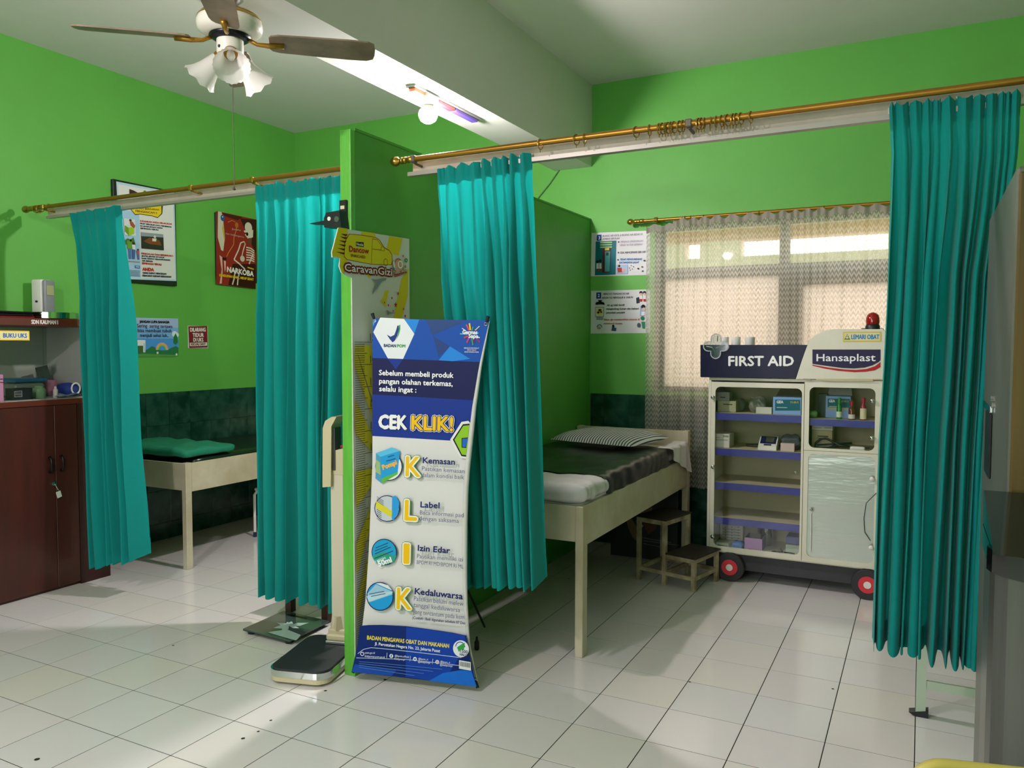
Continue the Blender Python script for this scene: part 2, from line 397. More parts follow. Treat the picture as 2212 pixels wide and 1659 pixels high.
# what stands outside: a cream building with an orange eave board, a strip of sky between
YO = 6.4
za, zb, zc = at(1700, 549, y=YO).z, at(1700, 512, y=YO).z, at(1700, 488, y=YO).z
xg0, xg1, xg2, xg3 = at(1478, 540, y=YO).x, at(1512, 540, y=YO).x, at(1600, 540, y=YO).x, at(1918, 540, y=YO).x
ob = thing('neighbour_building', 'cream building with orange eave board seen through the window', 'building', (2.5, YO, 0))
MB().box(-2, 9, YO, YO + .2, -.5, za).box(-2, xg0, YO, YO + .2, za, zc).box(xg1, xg2, YO, YO + .2, za, zc).box(xg3, 9, YO, YO + .2, za, zc).build('wall', cream_paint, ob)
MB().box(-2, 9, YO - .02, YO + .2, zb, zc).build('eave_board', mat('orange_eave_board', 'c98b3a', 0.6), ob)
MB().box(-2, 9, YO - 1.1, YO + .2, zc, zc + .08).build('eave', cream_paint, ob)
gnd = struct(MB().box(-4, 10, YB + .13, 12, -.4, -.3).build('floor_outside', mat('outside_concrete', 'b9b2a6', 0.9)))
# ================================================================== ceiling lamps
brass = mat('brass', 'b8923f', 0.25, 0.9, var=0.15, vscale=14)
old_brass = mat('tarnished_gold_rod', 'a8792c', 0.35, 0.75, var=0.2, vscale=10, stretch=(0.3, 8, 8))
chrome = mat('chrome', 'd9dcdc', 0.12, 1.0)
white_pl = mat('white_plastic', 'e4e0da', 0.4)
cream_pl = mat('cream_plastic', 'd9cdb0', 0.4)
black_pl = mat('black_plastic', '17181c', 0.4)
bulb_glow = mat('lit_bulb_glass', 'fffdf6', 0.3, emit=BULB)
def lamp(y, label):
    x, z = 0.925, 2.828
    t = thing('batten_lamp', label, 'lamp', (x, y, z))
    MB().box(x - .03, x + .03, y - .17, y + .52, z - .012, z, bev=.002).build('base_plate', mat('grey_batten_base', '7c7a76', .5), t)
    MB().box(x - .02, x + .02, y - .155, y - .06, z - .03, z - .012).build('coloured_strip', mat('orange_lamp_strip', 'b0562a', 0.4), t)
    MB().box(x - .02, x + .02, y + .05, y + .24, z - .03, z - .012, bev=.003).build('coloured_strip', mat('red_lamp_strip', '8a2a34', 0.4), t)
    MB().box(x - .02, x + .02, y + .245, y + .49, z - .03, z - .012, bev=.003).build('coloured_strip', mat('violet_lamp_strip', '5f46a8', 0.4), t)
    MB().box(x - .036, x + .036, y - .06, y + .045, z - .034, z - .01, bev=.004).box(x - .028, x + .028, y - .035, y + .022, z - .062, z - .03, bev=.005).build('lamp_holder', white_pl, t)
    MB().lathe([(.0, -.156), (.02, -.154), (.038, -.143), (.049, -.122), (.050, -.106), (.045, -.09)], (x, y - .006, z), n=28, cap=False).build('bulb', bulb_glow, t, smooth=True)
    MB().lathe([(.0448, -.0905), (.036, -.076), (.026, -.066), (.018, -.06), (.016, -.05)], (x, y - .006, z), n=28, cap=False).build('bulb_neck', white_pl, t, smooth=True)
    return t
lamp(1.675, 'bare lit light bulb on batten fitting under the ceiling beam')
lamp(-1.50, 'lit light bulb on the beam nearer the doorway')

# ================================================================== ceiling fan under the beam
FZ = 2.66; Fh = at(497, 88, z=FZ); fx, fy = Fh.x, Fh.y
fan = thing('ceiling_fan', 'white and brass ceiling fan with brown blades and three frosted lamp shades', 'fan', (fx, fy, 2.828))
fw = mat('fan_white_enamel', 'd8d2c6', 0.25, coat=0.4); fbl = mat('fan_blade_wood', '96806a', 0.45, c2='6a5848', vscale=5, stretch=(1, 1, 1))
MB().lathe([(.0, .0), (.05, 0), (.052, -.012), (.03, -.03), (.012, -.034), (.012, -.06), (.02, -.064), (.02, -.07)], (fx, fy, 2.828), n=20).build('downrod', mat('fan_rod_metal', '8d8a86', 0.3, 0.8), fan, angle=35)
MB().lathe([(.0, 2.776), (.05, 2.772), (.095, 2.758), (.118, 2.738), (.122, 2.722), (.122, 2.712), (.118, 2.696), (.1, 2.682), (.06, 2.676), (0, 2.676)], (fx, fy, 0), n=40, cap=False).build('motor_housing', fw, fan, angle=40)
MB().lathe([(.0955, 2.7595), (.1075, 2.752), (.109, 2.748), (.104, 2.7475)], (fx, fy, 0), n=40, cap=False).lathe([(.1135, 2.744), (.1195, 2.738), (.1205, 2.733), (.117, 2.733)], (fx, fy, 0), n=40, cap=False).build('gold_ring', brass, fan)
MB().lathe([(.0, 2.683), (.075, 2.682), (.078, 2.672), (.06, 2.66), (0, 2.658)], (fx, fy, 0), n=32, cap=False).build('hub', mat('dark_fan_hub', '1b1a20', 0.3, 0.5), fan, smooth=True)
ca0 = math.atan2(CR.y, CR.x)
for k in range(4):
    a = ca0 + math.radians(13) + k*PI/2; d = Vector((math.cos(a), math.sin(a), 0)); q = Vector((-d.y, d.x, 0)); c = Vector((fx, fy, FZ))
    tilt = (q*math.cos(.23) - Vector((0, 0, 1))*math.sin(.23))
    out = []
    for r, w in ((.145, .035), (.155, .048), (.18, .055), (.3, .06), (.45, .064), (.52, .062), (.545, .048), (.55, .02)): out.append((r, w))
    P = [c + d*r + tilt*w for r, w in out] + [c + d*r - tilt*w for r, w in out[::-1]]
    bl = MB().prism(P, Vector((0, 0, .006))).build('blade', fbl, fan)
    MB().tube([c + d*.07 + Vector((0, 0, .008)), c + d*.1 + Vector((0, 0, -.006)), c + d*.14 + Vector((0, 0, -.008)), c + d*.2 + Vector((0, 0, -.004))], [.008, .008, .01, .013], 8).build('blade_bracket', old_brass, bl, smooth=True)
MB().lathe([(.05, 2.66), (.05, 2.612), (.046, 2.604)], (fx, fy, 0), n=28).build('light_collar', fw, fan, angle=40)
MB().lathe([(.048, 2.606), (.04, 2.59), (.018, 2.578), (0, 2.576)], (fx, fy, 0), n=24, cap=False).build('lamp_base', old_brass, fan, smooth=True)
shade_m = mat('frosted_lamp_glass', 'e4e0da', 0.3, trans=0.45)
toc = math.atan2(CAM.y - fy, CAM.x - fx)
for k in range(3):
    a = toc + math.radians(2) + k*2*PI/3; d = Vector((math.cos(a), math.sin(a), 0)); ax = (d*.74 + Vector((0, 0, -.67))).normalized()
    c = Vector((fx, fy, 2.600)) + d*.042
    x_, y_, z_ = rot_to(ax); prof = [(.024, 0), (.028, .012), (.033, .035), (.040, .065), (.050, .092), (.062, .112), (.067, .118)]
    mb = MB(); n = 48; vs = []; fs = []
    for i, (r, h) in enumerate(prof):
        for j in range(n):
            t = j*2*PI/n; rr = r*(1 + .022*math.cos(24*t)*min(1, i/2)); hh = h + (.004*math.cos(8*t) if i == len(prof) - 1 else 0)
            vs.append(c + ax*hh + x_*rr*math.cos(t) + y_*rr*math.sin(t))
    for i in range(len(prof) - 1):
        for j in range(n): fs.append([i*n + j, i*n + (j + 1) % n, (i + 1)*n + (j + 1) % n, (i + 1)*n + j])
    sh = mb.add(vs, fs).build('lamp_shade', shade_m, fan, smooth=True)
    MB().tube([c - ax*.03, c - ax*.005, c + ax*.006], [.016, .026, .027], 16).build('shade_holder', old_brass, sh, angle=40)
    MB().lathe([(.014, 0), (.016, .03), (.012, .045), (0, .048)], c, ax, 14, cap=False).build('lamp_socket', white_pl, sh, smooth=True)
ch = at(503, 180, y=fy); MB().tube([(fx + .01, fy, 2.58), (fx + .01, fy, 2.10)], .0016, 6).sphere((fx + .01, fy, 2.095), .006, seg=10, rings=6).build('pull_chain', mat('dull_chain', '4a4538', 0.5, 0.6), fan)
MB().sphere((fx + .05*math.cos(toc - .9), fy + .05*math.sin(toc - .9), 2.625), .006, seg=10, rings=6).build('knob', black_pl, fan)

# ================================================================== curtain rods
RY, RZ = 1.13, 2.342
dusty = mat('dusty_white_board', 'b9ae9f', 0.6, var=0.12, vscale=8)
alu = mat('grey_track_rail', 'a9a39a', 0.4, 0.4)
def ring(x, y, z, r=.021, lean=0.0):
    n = 20; d = Vector((math.cos(lean), math.sin(lean), 0)); e = Vector((-d.y, d.x, 0))
    m = MB().tube([Vector((x, y, z)) + e*(r*math.cos(i*2*PI/n)) + Vector((0, 0, 1))*(r*math.sin(i*2*PI/n)) for i in range(n)], .0023, 6, closed=True)
    m.tube([(x, y, z - r), (x, y, z - r - .012)], .0018, 6)
    return m
def finial(m, x, y, z, s, r=1.0):
    m.lathe([(.0, .062), (.012, .058), (.02, .048), (.023, .036), (.02, .024), (.011, .014), (.009, .008), (.016, .004), (.016, -.004), (.013, -.01), (.0165, -.016), (.0165, -.022), (.013, -.028), (.0165, -.034), (.0165, -.06), (.0135, -.064)], (x, y, z), (s, 0, 0), 18, cap=False)
rl = thing('curtain_rod', 'long brass curtain rod across the left bed bay with white track board', 'curtain rod', (-.4, RY, RZ))
MB().tube([(-1.67, RY, RZ), (.999, RY, RZ)], .0125, 14).build('rod', old_brass, rl, angle=40)
m = MB(); finial(m, -1.70, RY, RZ, -1); m.build('finial', brass, rl, smooth=True)
MB().box(-1.62, .999, RY + .068, RY + .083, RZ - .042, RZ + .004).build('track_board', dusty, rl)
MB().box(-1.62, .999, RY + .055, RY + .085, RZ - .056, RZ - .042).build('track_rail', alu, rl)
for x in (-1.55, -.25, .2): MB().tube([(x, RY + .075, RZ - .02), (x, RY + .03, RZ - .018), (x, RY, RZ - .014)], .006, 8).box(x - .012, x + .012, RY - .0155, RY + .0155, RZ - .0155, RZ + .0155, bev=.004).build('bracket', brass, rl)
for i, x in enumerate((-1.63, -1.615, -1.6, -1.585, -1.50)): ring(x, RY, RZ - .006, lean=.15*(i % 3 - 1)).build('ring', brass, rl)
rr = thing('curtain_rod', 'long gold curtain rod in front of the striped pillow bed, with many brass rings', 'curtain rod', (2.6, RY, RZ))
MB().tube([(1.16, RY, RZ), (4.69, RY, RZ)], .0125, 14).build('rod', old_brass, rr, angle=40)
m = MB(); finial(m, 1.135, RY, RZ, -1); m.build('finial', brass, rr, smooth=True)
MB().box(1.15, 4.69, RY + .068, RY + .083, RZ - .042, RZ + .006).build('track_board', dusty, rr)
MB().box(1.13, 4.69, RY + .052, RY + .085, RZ - .06, RZ - .042).build('track_rail', alu, rr)
for x in (1.20, 2.475, 3.9): MB().tube([(x, RY + .075, RZ - .02), (x, RY + .03, RZ - .018), (x, RY, RZ - .014)], .006, 8).box(x - .014, x + .014, RY - .0155, RY + .0155, RZ - .0155, RZ + .0155, bev=.004).build('bracket', mat('grey_bracket', '6a5f50', 0.5, 0.4), rr)
for i, px in enumerate((1167, 1245, 1263, 1374, 1403, 1424, 1431, 1437, 1443, 1449, 1456, 1468, 1475, 1504, 1509, 1515, 1521, 1534, 1546, 1558, 1564, 1571, 1577, 1583, 1590, 1600, 1621)):
    p = at(px, 300, y=RY); ring(p.x, RY, RZ - .006, lean=random.uniform(-.35, .35)).build('ring', brass, rr)
rw = thing('curtain_rod', 'short gold curtain rod above the lace window curtain', 'curtain rod', (2.5, 3.60, 2.385))
MB().tube([(1.43, 3.60, 2.385), (3.75, 3.60, 2.385)], .0115, 12).build('rod', old_brass, rw, angle=40)
m = MB(); finial(m, 1.43, 3.60, 2.385, -1); m.build('finial', brass, rw, smooth=True)
for x in (1.585, 3.6): MB().box(x - .012, x + .012, 3.585, YB - .001, 2.375, 2.395, bev=.003).lathe([(.02, -.012), (.02, .012)], (x, 3.6, 2.385), (1, 0, 0), 16).build('bracket', brass, rw)
for px in (1480, 1493, 1520, 1640, 1780): ring(at(px, 460, y=3.6).x, 3.6, 2.378, .019).build('ring', brass, rw)

# ================================================================== curtains
def cloth_mat(name, c, trans):
    m = mat(name, c, 0.85, spec=0.15, trans=trans, bump=0.12, bscale=500, sheen=0.15)
    return m
teal = cloth_mat('teal_curtain_cloth', '129d97', 0.32)
def lerp(L, t):
    k = t*(len(L) - 1); i = min(int(k), len(L) - 2); return L[i] + (L[i + 1] - L[i])*(k - i)
def curtain(label, left, right, folds, seed, yc=1.168, amp=.03, zbot=None):
    rnd = random.Random(seed)
    def tow(p): return at(p[0], p[1], y=yc) if len(p) == 2 else Vector(p)
    Lp = [tow(p) for p in left]; Rp = [tow(p) for p in right]
    def edge(E, t):     # t measured by height
        z = E[0].z + (E[-1].z - E[0].z)*t
        for i in range(len(E) - 1):
            if E[i].z >= z >= E[i + 1].z or i == len(E) - 2:
                k = (z - E[i].z)/((E[i + 1].z - E[i].z) or 1); return E[i] + (E[i + 1] - E[i])*k
    wd_ = [rnd.uniform(.4, 1.8) for _ in range(folds)]; cum = [0]
    for w in wd_: cum.append(cum[-1] + w)
    cum = [c/cum[-1] for c in cum]; ph = [rnd.uniform(.4, 1.5) for _ in range(folds + 1)]; dr = [rnd.uniform(-1, 1) for _ in range(folds + 1)]
    sub = 14; ns = folds*sub; nt = 46
    def pt(s, t, yo=0):
        k = min(int(s*folds + 1e-9), folds - 1); fr = s*folds - k
        ss = cum[k] + (cum[k + 1] - cum[k])*fr
        a, b = edge(Lp, t), edge(Rp, t); p = a + (b - a)*ss
        A = amp*(ph[k]*(1 - fr) + ph[k + 1]*fr)
        grow = min(1, .22 + 2.6*max(0, t - .035)); grow *= 1 + .35*t
        wv = math.cos(2*PI*fr); wv = math.copysign(abs(wv)**.75, wv)
        y = A*grow*wv*1.0 + .004*math.sin(9*t + 3*s*folds)
        if t < .06: y = A*.30*wv + .004*math.cos(6*PI*fr)*(1 - t/.06) 
        x = .010*dr[k]*math.sin(PI*t*1.3 + k)*min(1, 5*t) + .012*grow*math.sin(2*PI*fr)*dr[k + 1]
        x *= min(1, s*8, (1 - s)*8)
        z = .009*math.cos(2*PI*fr)*dr[k]*max(0, 1 - t*14)
        return Vector((p.x + x, yc + y + yo, p.z + z + (0.012*math.cos(2*PI*fr)*ph[k]*t if t > .9 else 0)))
    top_ = pt(.5, 0)
    th = thing('curtain', label, 'curtain', (top_.x, yc, edge(Lp, 1).z), 0, 'teal bed curtains')
    MB().grid(lambda s, t: pt(s, t), ns, nt).build('cloth', teal, th, smooth=True)
    MB().grid(lambda s, t: pt(s, t*.038, .004), ns, 3).build('header_band', teal, th, smooth=True)
    MB().grid(lambda s, t: pt(s, .955 + t*.045, .003), ns, 3).build('hem', teal, th, smooth=True)
    hk = MB()
    for k in range(folds + 1):
        p = pt(min(1, k/folds), 0); hk.tube([p, Vector((p.x, yc + .022, RZ - .045))], .002, 5)
    tag(hk.build('hooks', white_pl, th), kind='stuff')
    return th
curtain('teal curtain gathered beside the brown cabinet, leftmost of the four', [(148, 462), (160, 520), (176, 640), (184, 800), (190, 960), (195, 1100), (203, 1225)], [(255, 443), (263, 520), (272, 640), (280, 800), (286, 960), (297, 1100), (302, 1205)], 6, 3, amp=.04)
curtain('teal curtain hanging left of the green partition, behind the weighing scale', [(548, 402), (553, 500), (553, 700), (553, 900), (555, 1100), (558, 1283)], [(.90, 1.168, 2.322), (.90, 1.168, 1.9), (.89, 1.168, 1.3), (.88, 1.168, .8), (.88, 1.168, .4), (.875, 1.168, .17)], 11, 5, amp=.032)
curtain('teal curtain bunched behind the blue banner, right of the partition', [(940, 366), (945, 450), (952, 600), (962, 690), (980, 850), (992, 1000), (1000, 1130), (1006, 1266)], [(1145, 329), (1150, 450), (1152, 600), (1154, 700), (1158, 850), (1162, 1000), (1166, 1130), (1172, 1260)], 9, 11, amp=.034)
curtain('wide teal curtain at the right covering the edge of the first aid cabinet', [(1920, 226), (1925, 330), (1922, 450), (1915, 650), (1907, 800), (1897, 950), (1890, 1150), (1882, 1393)], [(2207, 196), (2200, 330), (2185, 450), (2160, 600), (2148, 800), (2138, 950), (2128, 1150), (2114, 1440)], 12, 21, amp=.03)

# lace curtain: open knit with arrow shaped stitches
def lace_mat():
    m = bpy.data.materials.new('white_lace_knit'); m.use_nodes = True; nt = m.node_tree; N = nt.nodes; L = nt.links; N.remove(N['Principled BSDF']); out = N['Material Output']
    uv = N.new('ShaderNodeUVMap'); sp = N.new('ShaderNodeSeparateXYZ'); L.new(uv.outputs[0], sp.inputs[0])
    def mth(op, a, b=None, v=None):
        n = N.new('ShaderNodeMath'); n.operation = op
        for i, q in enumerate((a, b)):
            if q is None: continue
            if isinstance(q, (int, float)): n.inputs[i].default_value = q
            else: L.new(q, n.inputs[i])
        return n.outputs[0]
    u = mth('FRACT', mth('MULTIPLY', sp.outputs[0], 1/.030)); c = mth('ABSOLUTE', mth('SUBTRACT', u, .5))      # 0 centre .. .5 edge
    v = mth('FRACT', mth('ADD', mth('MULTIPLY', sp.outputs[1], 1/.036), mth('MULTIPLY', c, 1.5)))
    solid = mth('GREATER_THAN', v, .52)
    rib = mth('GREATER_THAN', c, .43)
    al = mth('MAXIMUM', mth('MULTIPLY', solid, .82), mth('MULTIPLY', rib, .55)); al = mth('MAXIMUM', al, .38)
    d = N.new('ShaderNodeBsdfDiffuse'); d.inputs[0].default_value = (*lin('e0d9d0'), 1); t = N.new('ShaderNodeBsdfTranslucent'); t.inputs[0].default_value = (*lin('eee6dc'), 1)
    mx = N.new('ShaderNodeMixShader'); mx.inputs[0].default_value = .68; L.new(d.outputs[0], mx.inputs[1]); L.new(t.outputs[0], mx.inputs[2])
    tr = N.new('ShaderNodeBsdfTransparent'); m2 = N.new('ShaderNodeMixShader'); L.new(al, m2.inputs[0]); L.new(tr.outputs[0], m2.inputs[1]); L.new(mx.outputs[0], m2.inputs[2]); L.new(m2.outputs[0], out.inputs[0])
    return m
lace = lace_mat()
th = thing('lace_curtain', 'white open knit lace curtain over the window', 'curtain', (2.5, 3.57, .5))
def lp(s, t):
    z = 2.372 - .012*math.cos(s*44*PI)*(1 - min(1, t*8)) - (.03 if s < .08 else 0)*(1 - t) + (.492 - 2.372)*t
    x0, x1 = 1.522, 3.62
    g = s + .012*math.sin(2*PI*s*3)
    x = x0 + (x1 - x0)*(g if s > .0 else 0)
    a = (.010 + .012*max(0, 1 - s*2.2))*min(1, .4 + t)
    y = 3.575 + a*math.sin(2*PI*s*(19)) + .006*math.sin(2*PI*s*41 + 2*t) + .004*math.sin(2*PI*(s*7 + t*1.3))
    x += .02*math.sin(2*PI*(s*4.3 + t*.35))*t*min(1, s*10)
    return Vector((x, y, z))
def add_uv(o, nu, nv, wu, wv):
    me = o.data; uvl = me.uv_layers.new(name='UVMap'); k = nu + 1
    for lo in me.loops:
        i, j = lo.vertex_index % k, lo.vertex_index//k; uvl.data[lo.index].uv = (i/nu*wu, (1 - j/nv)*wv)
o = MB().grid(lp, 420, 40).build('knit', lace, th, smooth=True); add_uv(o, 420, 40, 2.9, 1.88)
o = MB().grid(lambda s, t: lp(s, t*.022) + Vector((0, -.004, 0)), 420, 2).build('heading_tape', mat('grey_heading_tape', 'a8a096', 0.8, trans=.3), th, smooth=True)
hk = MB()
for k in range(23): p = lp(k/22*.999, 0); hk.tube([p, (p.x, 3.6, 2.362)], .0015, 5)
tag(hk.build('hooks', brass, th), kind='stuff')
# ================================================================== beds
from mathutils import noise as mnoise
cream_wood = mat('cream_painted_wood', 'cfc6ad', 0.45, c2='b5a989', vscale=3.0, bump=0.05, bscale=40)
def soft(mb, x0, x1, y0, y1, z0, z1, r, cuts=10, amp=0.0, fr=6.0, m=None, seed=0.0, R=None, zonly=False):
    """cushion-like box: rounded, slightly uneven"""
    bm = bmesh.new(); bmesh.ops.create_cube(bm, size=1); bmesh.ops.subdivide_edges(bm, edges=bm.edges[:], cuts=cuts, use_grid_fill=True)
    c = Vector(((x0 + x1)/2, (y0 + y1)/2, (z0 + z1)/2)); h = Vector(((x1 - x0)/2, (y1 - y0)/2, (z1 - z0)/2)); rr = min(r, *h)
    for v in bm.verts:
        p = Vector((v.co.x*2*h.x, v.co.y*2*h.y, v.co.z*2*h.z)); q = Vector([max(-(h[i] - rr), min(h[i] - rr, p[i])) for i in range(3)]); d = p - q
        if d.length > 1e-9: p = q + d.normalized()*rr*min(1, d.length/rr if d.length < rr else 1)
        w = p + c
        if amp:
            nv = mnoise.noise(Vector((w.x*fr + seed, w.y*fr, w.z*fr))); dd = d.normalized() if d.length > 1e-9 else Vector((0, 0, 1))
            w = w + (Vector((0, 0, nv*amp)) if zonly else dd*nv*amp)
            if zonly and w.z < z0: w.z = z0
        v.co = w
    return mb.bm(bm, m, R)
# --- right bed
bx0, bx1, by0, by1 = 1.066, 1.886, 1.520, 3.46
bed = thing('bed', 'cream wooden clinic bed right of the partition, under the window', 'bed', (1.476, 2.5, 0), 0, 'clinic beds')
for (x, y, zt) in ((bx1 - .04, by0, .728), (bx0, by0, .728), (bx1 - .04, by1 - .06, .909), (bx0, by1 - .06, .909)):
    MB().box(x, x + .04, y, y + .06, 0, zt, bev=.003).build('leg', cream_wood, bed)
MB().box(bx0 + .04, bx1 - .04, by0 + .002, by0 + .024, .556, .727, bev=.002).build('foot_board', cream_wood, bed)
MB().box(bx1 - .022, bx1 - .002, by0 + .06, by1 - .06, .536, .727, bev=.002).build('side_rail', cream_wood, bed)
MB().box(bx0 + .002, bx0 + .022, by0 + .06, by1 - .06, .536, .727, bev=.002).build('side_rail', cream_wood, bed)
MB().box(bx0 + .04, bx1 - .04, by1 - .045, by1 - .02, .50, .907, bev=.002).build('head_board', cream_wood, bed)
MB().box(bx0 + .022, bx1 - .022, by0 + .024, by1 - .06, .675, .695).build('base_board', mat('bed_base_ply', '8f7d62', 0.7), bed)
sheet = mat('grey_white_bed_sheet', 'cec8c8', 0.85, bump=0.1, bscale=300)
vinyl = mat('dark_green_vinyl', '0e1812', 0.28, c2='142219', vscale=4, bump=0.25, bscale=14)
mt = thing('mattress', 'mattress with white sheet ends under a shiny dark green vinyl cover', 'mattress', (1.47, 2.4, .696))
mb = MB(); soft(mb, bx0 + .004, bx1 - .032, by0 + .012, by1 - .055, .729, .812, .04, 26, .012, 5, seed=3, zonly=True); mb.box(bx0 + .03, bx1 - .03, by0 + .04, by1 - .08, .696, .735); mb.build('sheet', sheet, mt, smooth=True)
def cover(s, t):        # vinyl sheet lying over the mattress and tucked at the open side
    y = 1.80 + 1.20*t; u = s*1.0; skew = (-.04*(1 - s) + .05*s)*(1 - t) + (.20*(1 - s) - .06*s)*t
    yy = y + skew
    top_ = .836 + .010*mnoise.noise(Vector((s*3, t*4, 1.7))) + .006*mnoise.noise(Vector((s*9, t*5, 4.1)))
    L_ = .80
    d = s*(L_ + .115)
    if d < L_ - .03: x = bx0 + .006 + d; z = top_
    elif d < L_ + .02:
        a = (d - (L_ - .03))/.05*PI/2; x = bx0 + .006 + L_ - .03 + .034*math.sin(a); z = top_ - .034*(1 - math.cos(a))
    else: x = bx0 + .012 + L_ + .006*math.sin(t*34)*((d - L_)/.1); z = top_ - .034 - (d - L_ - .02)
    if s > .72: z += .004*math.sin(t*46 + 2*math.sin(t*9))*min(1, (s - .72)*6); x += .003*math.sin(t*40)
    return Vector((x, yy, max(z, .7305)))
mb = MB(); soft(mb, bx0 + .003, bx1 + .003, by0 + .006, by0 + .36, .7305, .826, .045, 24, .010, 12, seed=8, zonly=True)
for v in mb.v:
    if v.x > bx1 - .06: v.x += .006*math.sin(v.y*90 + 3*math.sin(v.y*20))*min(1, (v.x - bx1 + .06)/.05)
mb.build('sheet_end', sheet, mt, smooth=True)
MB().grid(cover, 60, 70).build('vinyl_cover', vinyl, mt, smooth=True)
def corner(s, t):       # loose corner of the sheet hanging over the rail
    y = 2.98 + .40*t; d = s*.26
    x = 1.80 + min(d, .085); z = .838 + .004*math.sin(t*15)
    if d > .085: x = 1.885 + .010 + .05*(d - .085)*(1 + t) + .008*math.sin(t*17 + s*3); z = .832 - (d - .085)*(.35 + .8*t)
    return Vector((x, y, z))
MB().grid(corner, 24, 30).build('sheet_corner', sheet, mt, smooth=True)
pl = thing('pillow', 'black and white striped pillow at the head of the bed', 'pillow', (1.45, 3.05, .835))
def stripes(name, ang):
    m = bpy.data.materials.new(name); m.use_nodes = True; nt = m.node_tree; N = nt.nodes; L = nt.links; b = N['Principled BSDF']; b.inputs['Roughness'].default_value = .9
    tc = N.new('ShaderNodeTexCoord'); mp = N.new('ShaderNodeMapping'); mp.inputs['Rotation'].default_value = (0, 0, ang); L.new(tc.outputs['Object'], mp.inputs[0])
    sp = N.new('ShaderNodeSeparateXYZ'); L.new(mp.outputs[0], sp.inputs[0])
    a = N.new('ShaderNodeMath'); a.operation = 'MULTIPLY'; a.inputs[1].default_value = 1/.0195; L.new(sp.outputs[0], a.inputs[0])
    f = N.new('ShaderNodeMath'); f.operation = 'FRACT'; L.new(a.outputs[0], f.inputs[0]); g = N.new('ShaderNodeMath'); g.operation = 'GREATER_THAN'; g.inputs[1].default_value = .62; L.new(f.outputs[0], g.inputs[0])
    mx = N.new('ShaderNodeMix'); mx.data_type = 'RGBA'; L.new(g.outputs[0], mx.inputs[0]); mx.inputs[6].default_value = (*lin('c9c8c4'), 1); mx.inputs[7].default_value = (*lin('2a3338'), 1); L.new(mx.outputs[2], b.inputs['Base Color'])
    return m
def pil(s, t, sg, o=0.0):
    u, v = s*2 - 1, t*2 - 1; e = (1 - abs(u)**3.2)*(1 - abs(v)**3.2); e = max(e, 0)**.55
    a = -.20; x, y = u*.325*(1 - .05*v*v), v*.26*(1 - .04*u*u)
    th_ = ((.062 if sg > 0 else .014)*e*sg + .004*mnoise.noise(Vector((u*3, v*3, sg*2)))*e)
    return Vector((1.455 + x*math.cos(a) - y*math.sin(a) , 3.03 + x*math.sin(a) + y*math.cos(a), .874 + th_ + .006*v + o))
MB().grid(lambda s, t: pil(s, t, 1), 30, 26).grid(lambda s, t: pil(s, t, -1), 30, 26).build('pillow_case', stripes('striped_pillow_cloth', .2), pl, smooth=True)
# --- left bed
cx0, cx1, cy0, cy1 = XL + .008, -1.003, 1.690, 3.60
bl = thing('bed', 'cream wooden clinic bed against the left wall with a green pad', 'bed', (-1.42, 2.6, 0), 0, 'clinic beds')
for (x, y, zt) in ((cx1 - .042, cy0, .712), (cx0, cy0, .712), (cx1 - .042, cy1 - .05, .90), (cx0, cy1 - .05, .90)):
    MB().box(x, x + .042, y, y + .048, 0, zt, bev=.003).build('leg', cream_wood, bl)
MB().box(cx0 + .042, cx1 - .042, cy0 + .004, cy0 + .026, .527, .708, bev=.002).build('foot_board', cream_wood, bl)
MB().box(cx1 - .024, cx1 - .004, cy0 + .048, cy1 - .05, .516, .708, bev=.002).build('side_rail', cream_wood, bl)
MB().box(cx0 + .004, cx0 + .024, cy0 + .048, cy1 - .05, .516, .708, bev=.002).build('side_rail', cream_wood, bl)
MB().box(cx0 + .042, cx1 - .042, cy1 - .04, cy1 - .015, .5, .895, bev=.002).build('head_board', cream_wood, bl)
MB().box(cx0 + .024, cx1 - .024, cy0 + .03, cy1 - .05, .64, .66).build('base_board', MATS['bed_base_ply'], bl)
mb = MB(); soft(mb, cx0 + .03, cx1 - .03, cy0 + .10, cy1 - .06, .661, .735, .03, 18, .004, 4, zonly=True)
tag(mb.build('mattress', vinyl, None, smooth=True), 'thin black-green vinyl mattress on the left wall bed', 'mattress')
gcl = mat('green_pad_cloth', '0c7a5a', 0.8, bump=0.15, bscale=200)
mb = MB(); soft(mb, cx0 + .02, cx1 - .012, cy0 + .006, cy0 + .45, .7405, .80, .03, 22, .016, 9, seed=5, zonly=True)
tag(mb.build('green_pad', gcl, None, smooth=True), 'folded green cloth pad at the foot of the left bed', 'pad')

# --- white tubular stool under the left bed, brown stool behind the curtain
ws = thing('metal_stool', 'white tubular metal stool with dark blue feet under the left bed', 'stool', (-1.13, 2.72, 0))
for x, y in ((-1.293, 2.575), (-.98, 2.575), (-1.293, 2.87), (-.98, 2.87)):
    MB().tube([(x, y, .03), (x, y, .33), (x + (.02 if x < -1.1 else -.02), y + .02, .37)], .011, 10).build('leg', white_pl, ws, angle=40)
    MB().lathe([(.013, 0), (.014, .02), (.012, .04)], (x, y, 0), n=10).build('foot', mat('navy_rubber', '1a2440', 0.7), ws)
MB().box(-1.295, -.978, 2.572, 2.872, .36, .385, bev=.01, seg=2).build('seat', white_pl, ws)
brown = mat('brown_wood', '4a2a1d', 0.5, c2='371e15', vscale=5, stretch=(6, 6, .8))
bs = thing('wooden_stool', 'brown wooden stool behind the curtain and the glass scale', 'stool', (.33, 1.5, 0))
for x, y in ((.155, 1.37), (.455, 1.325), (.2, 1.67), (.50, 1.625)): MB().box(x, x + .042, y, y + .042, 0, .43, bev=.002).build('leg', brown, bs)
MB().box(.15, .54, 1.325, 1.71, .43, .455, bev=.004).build('seat', brown, bs)
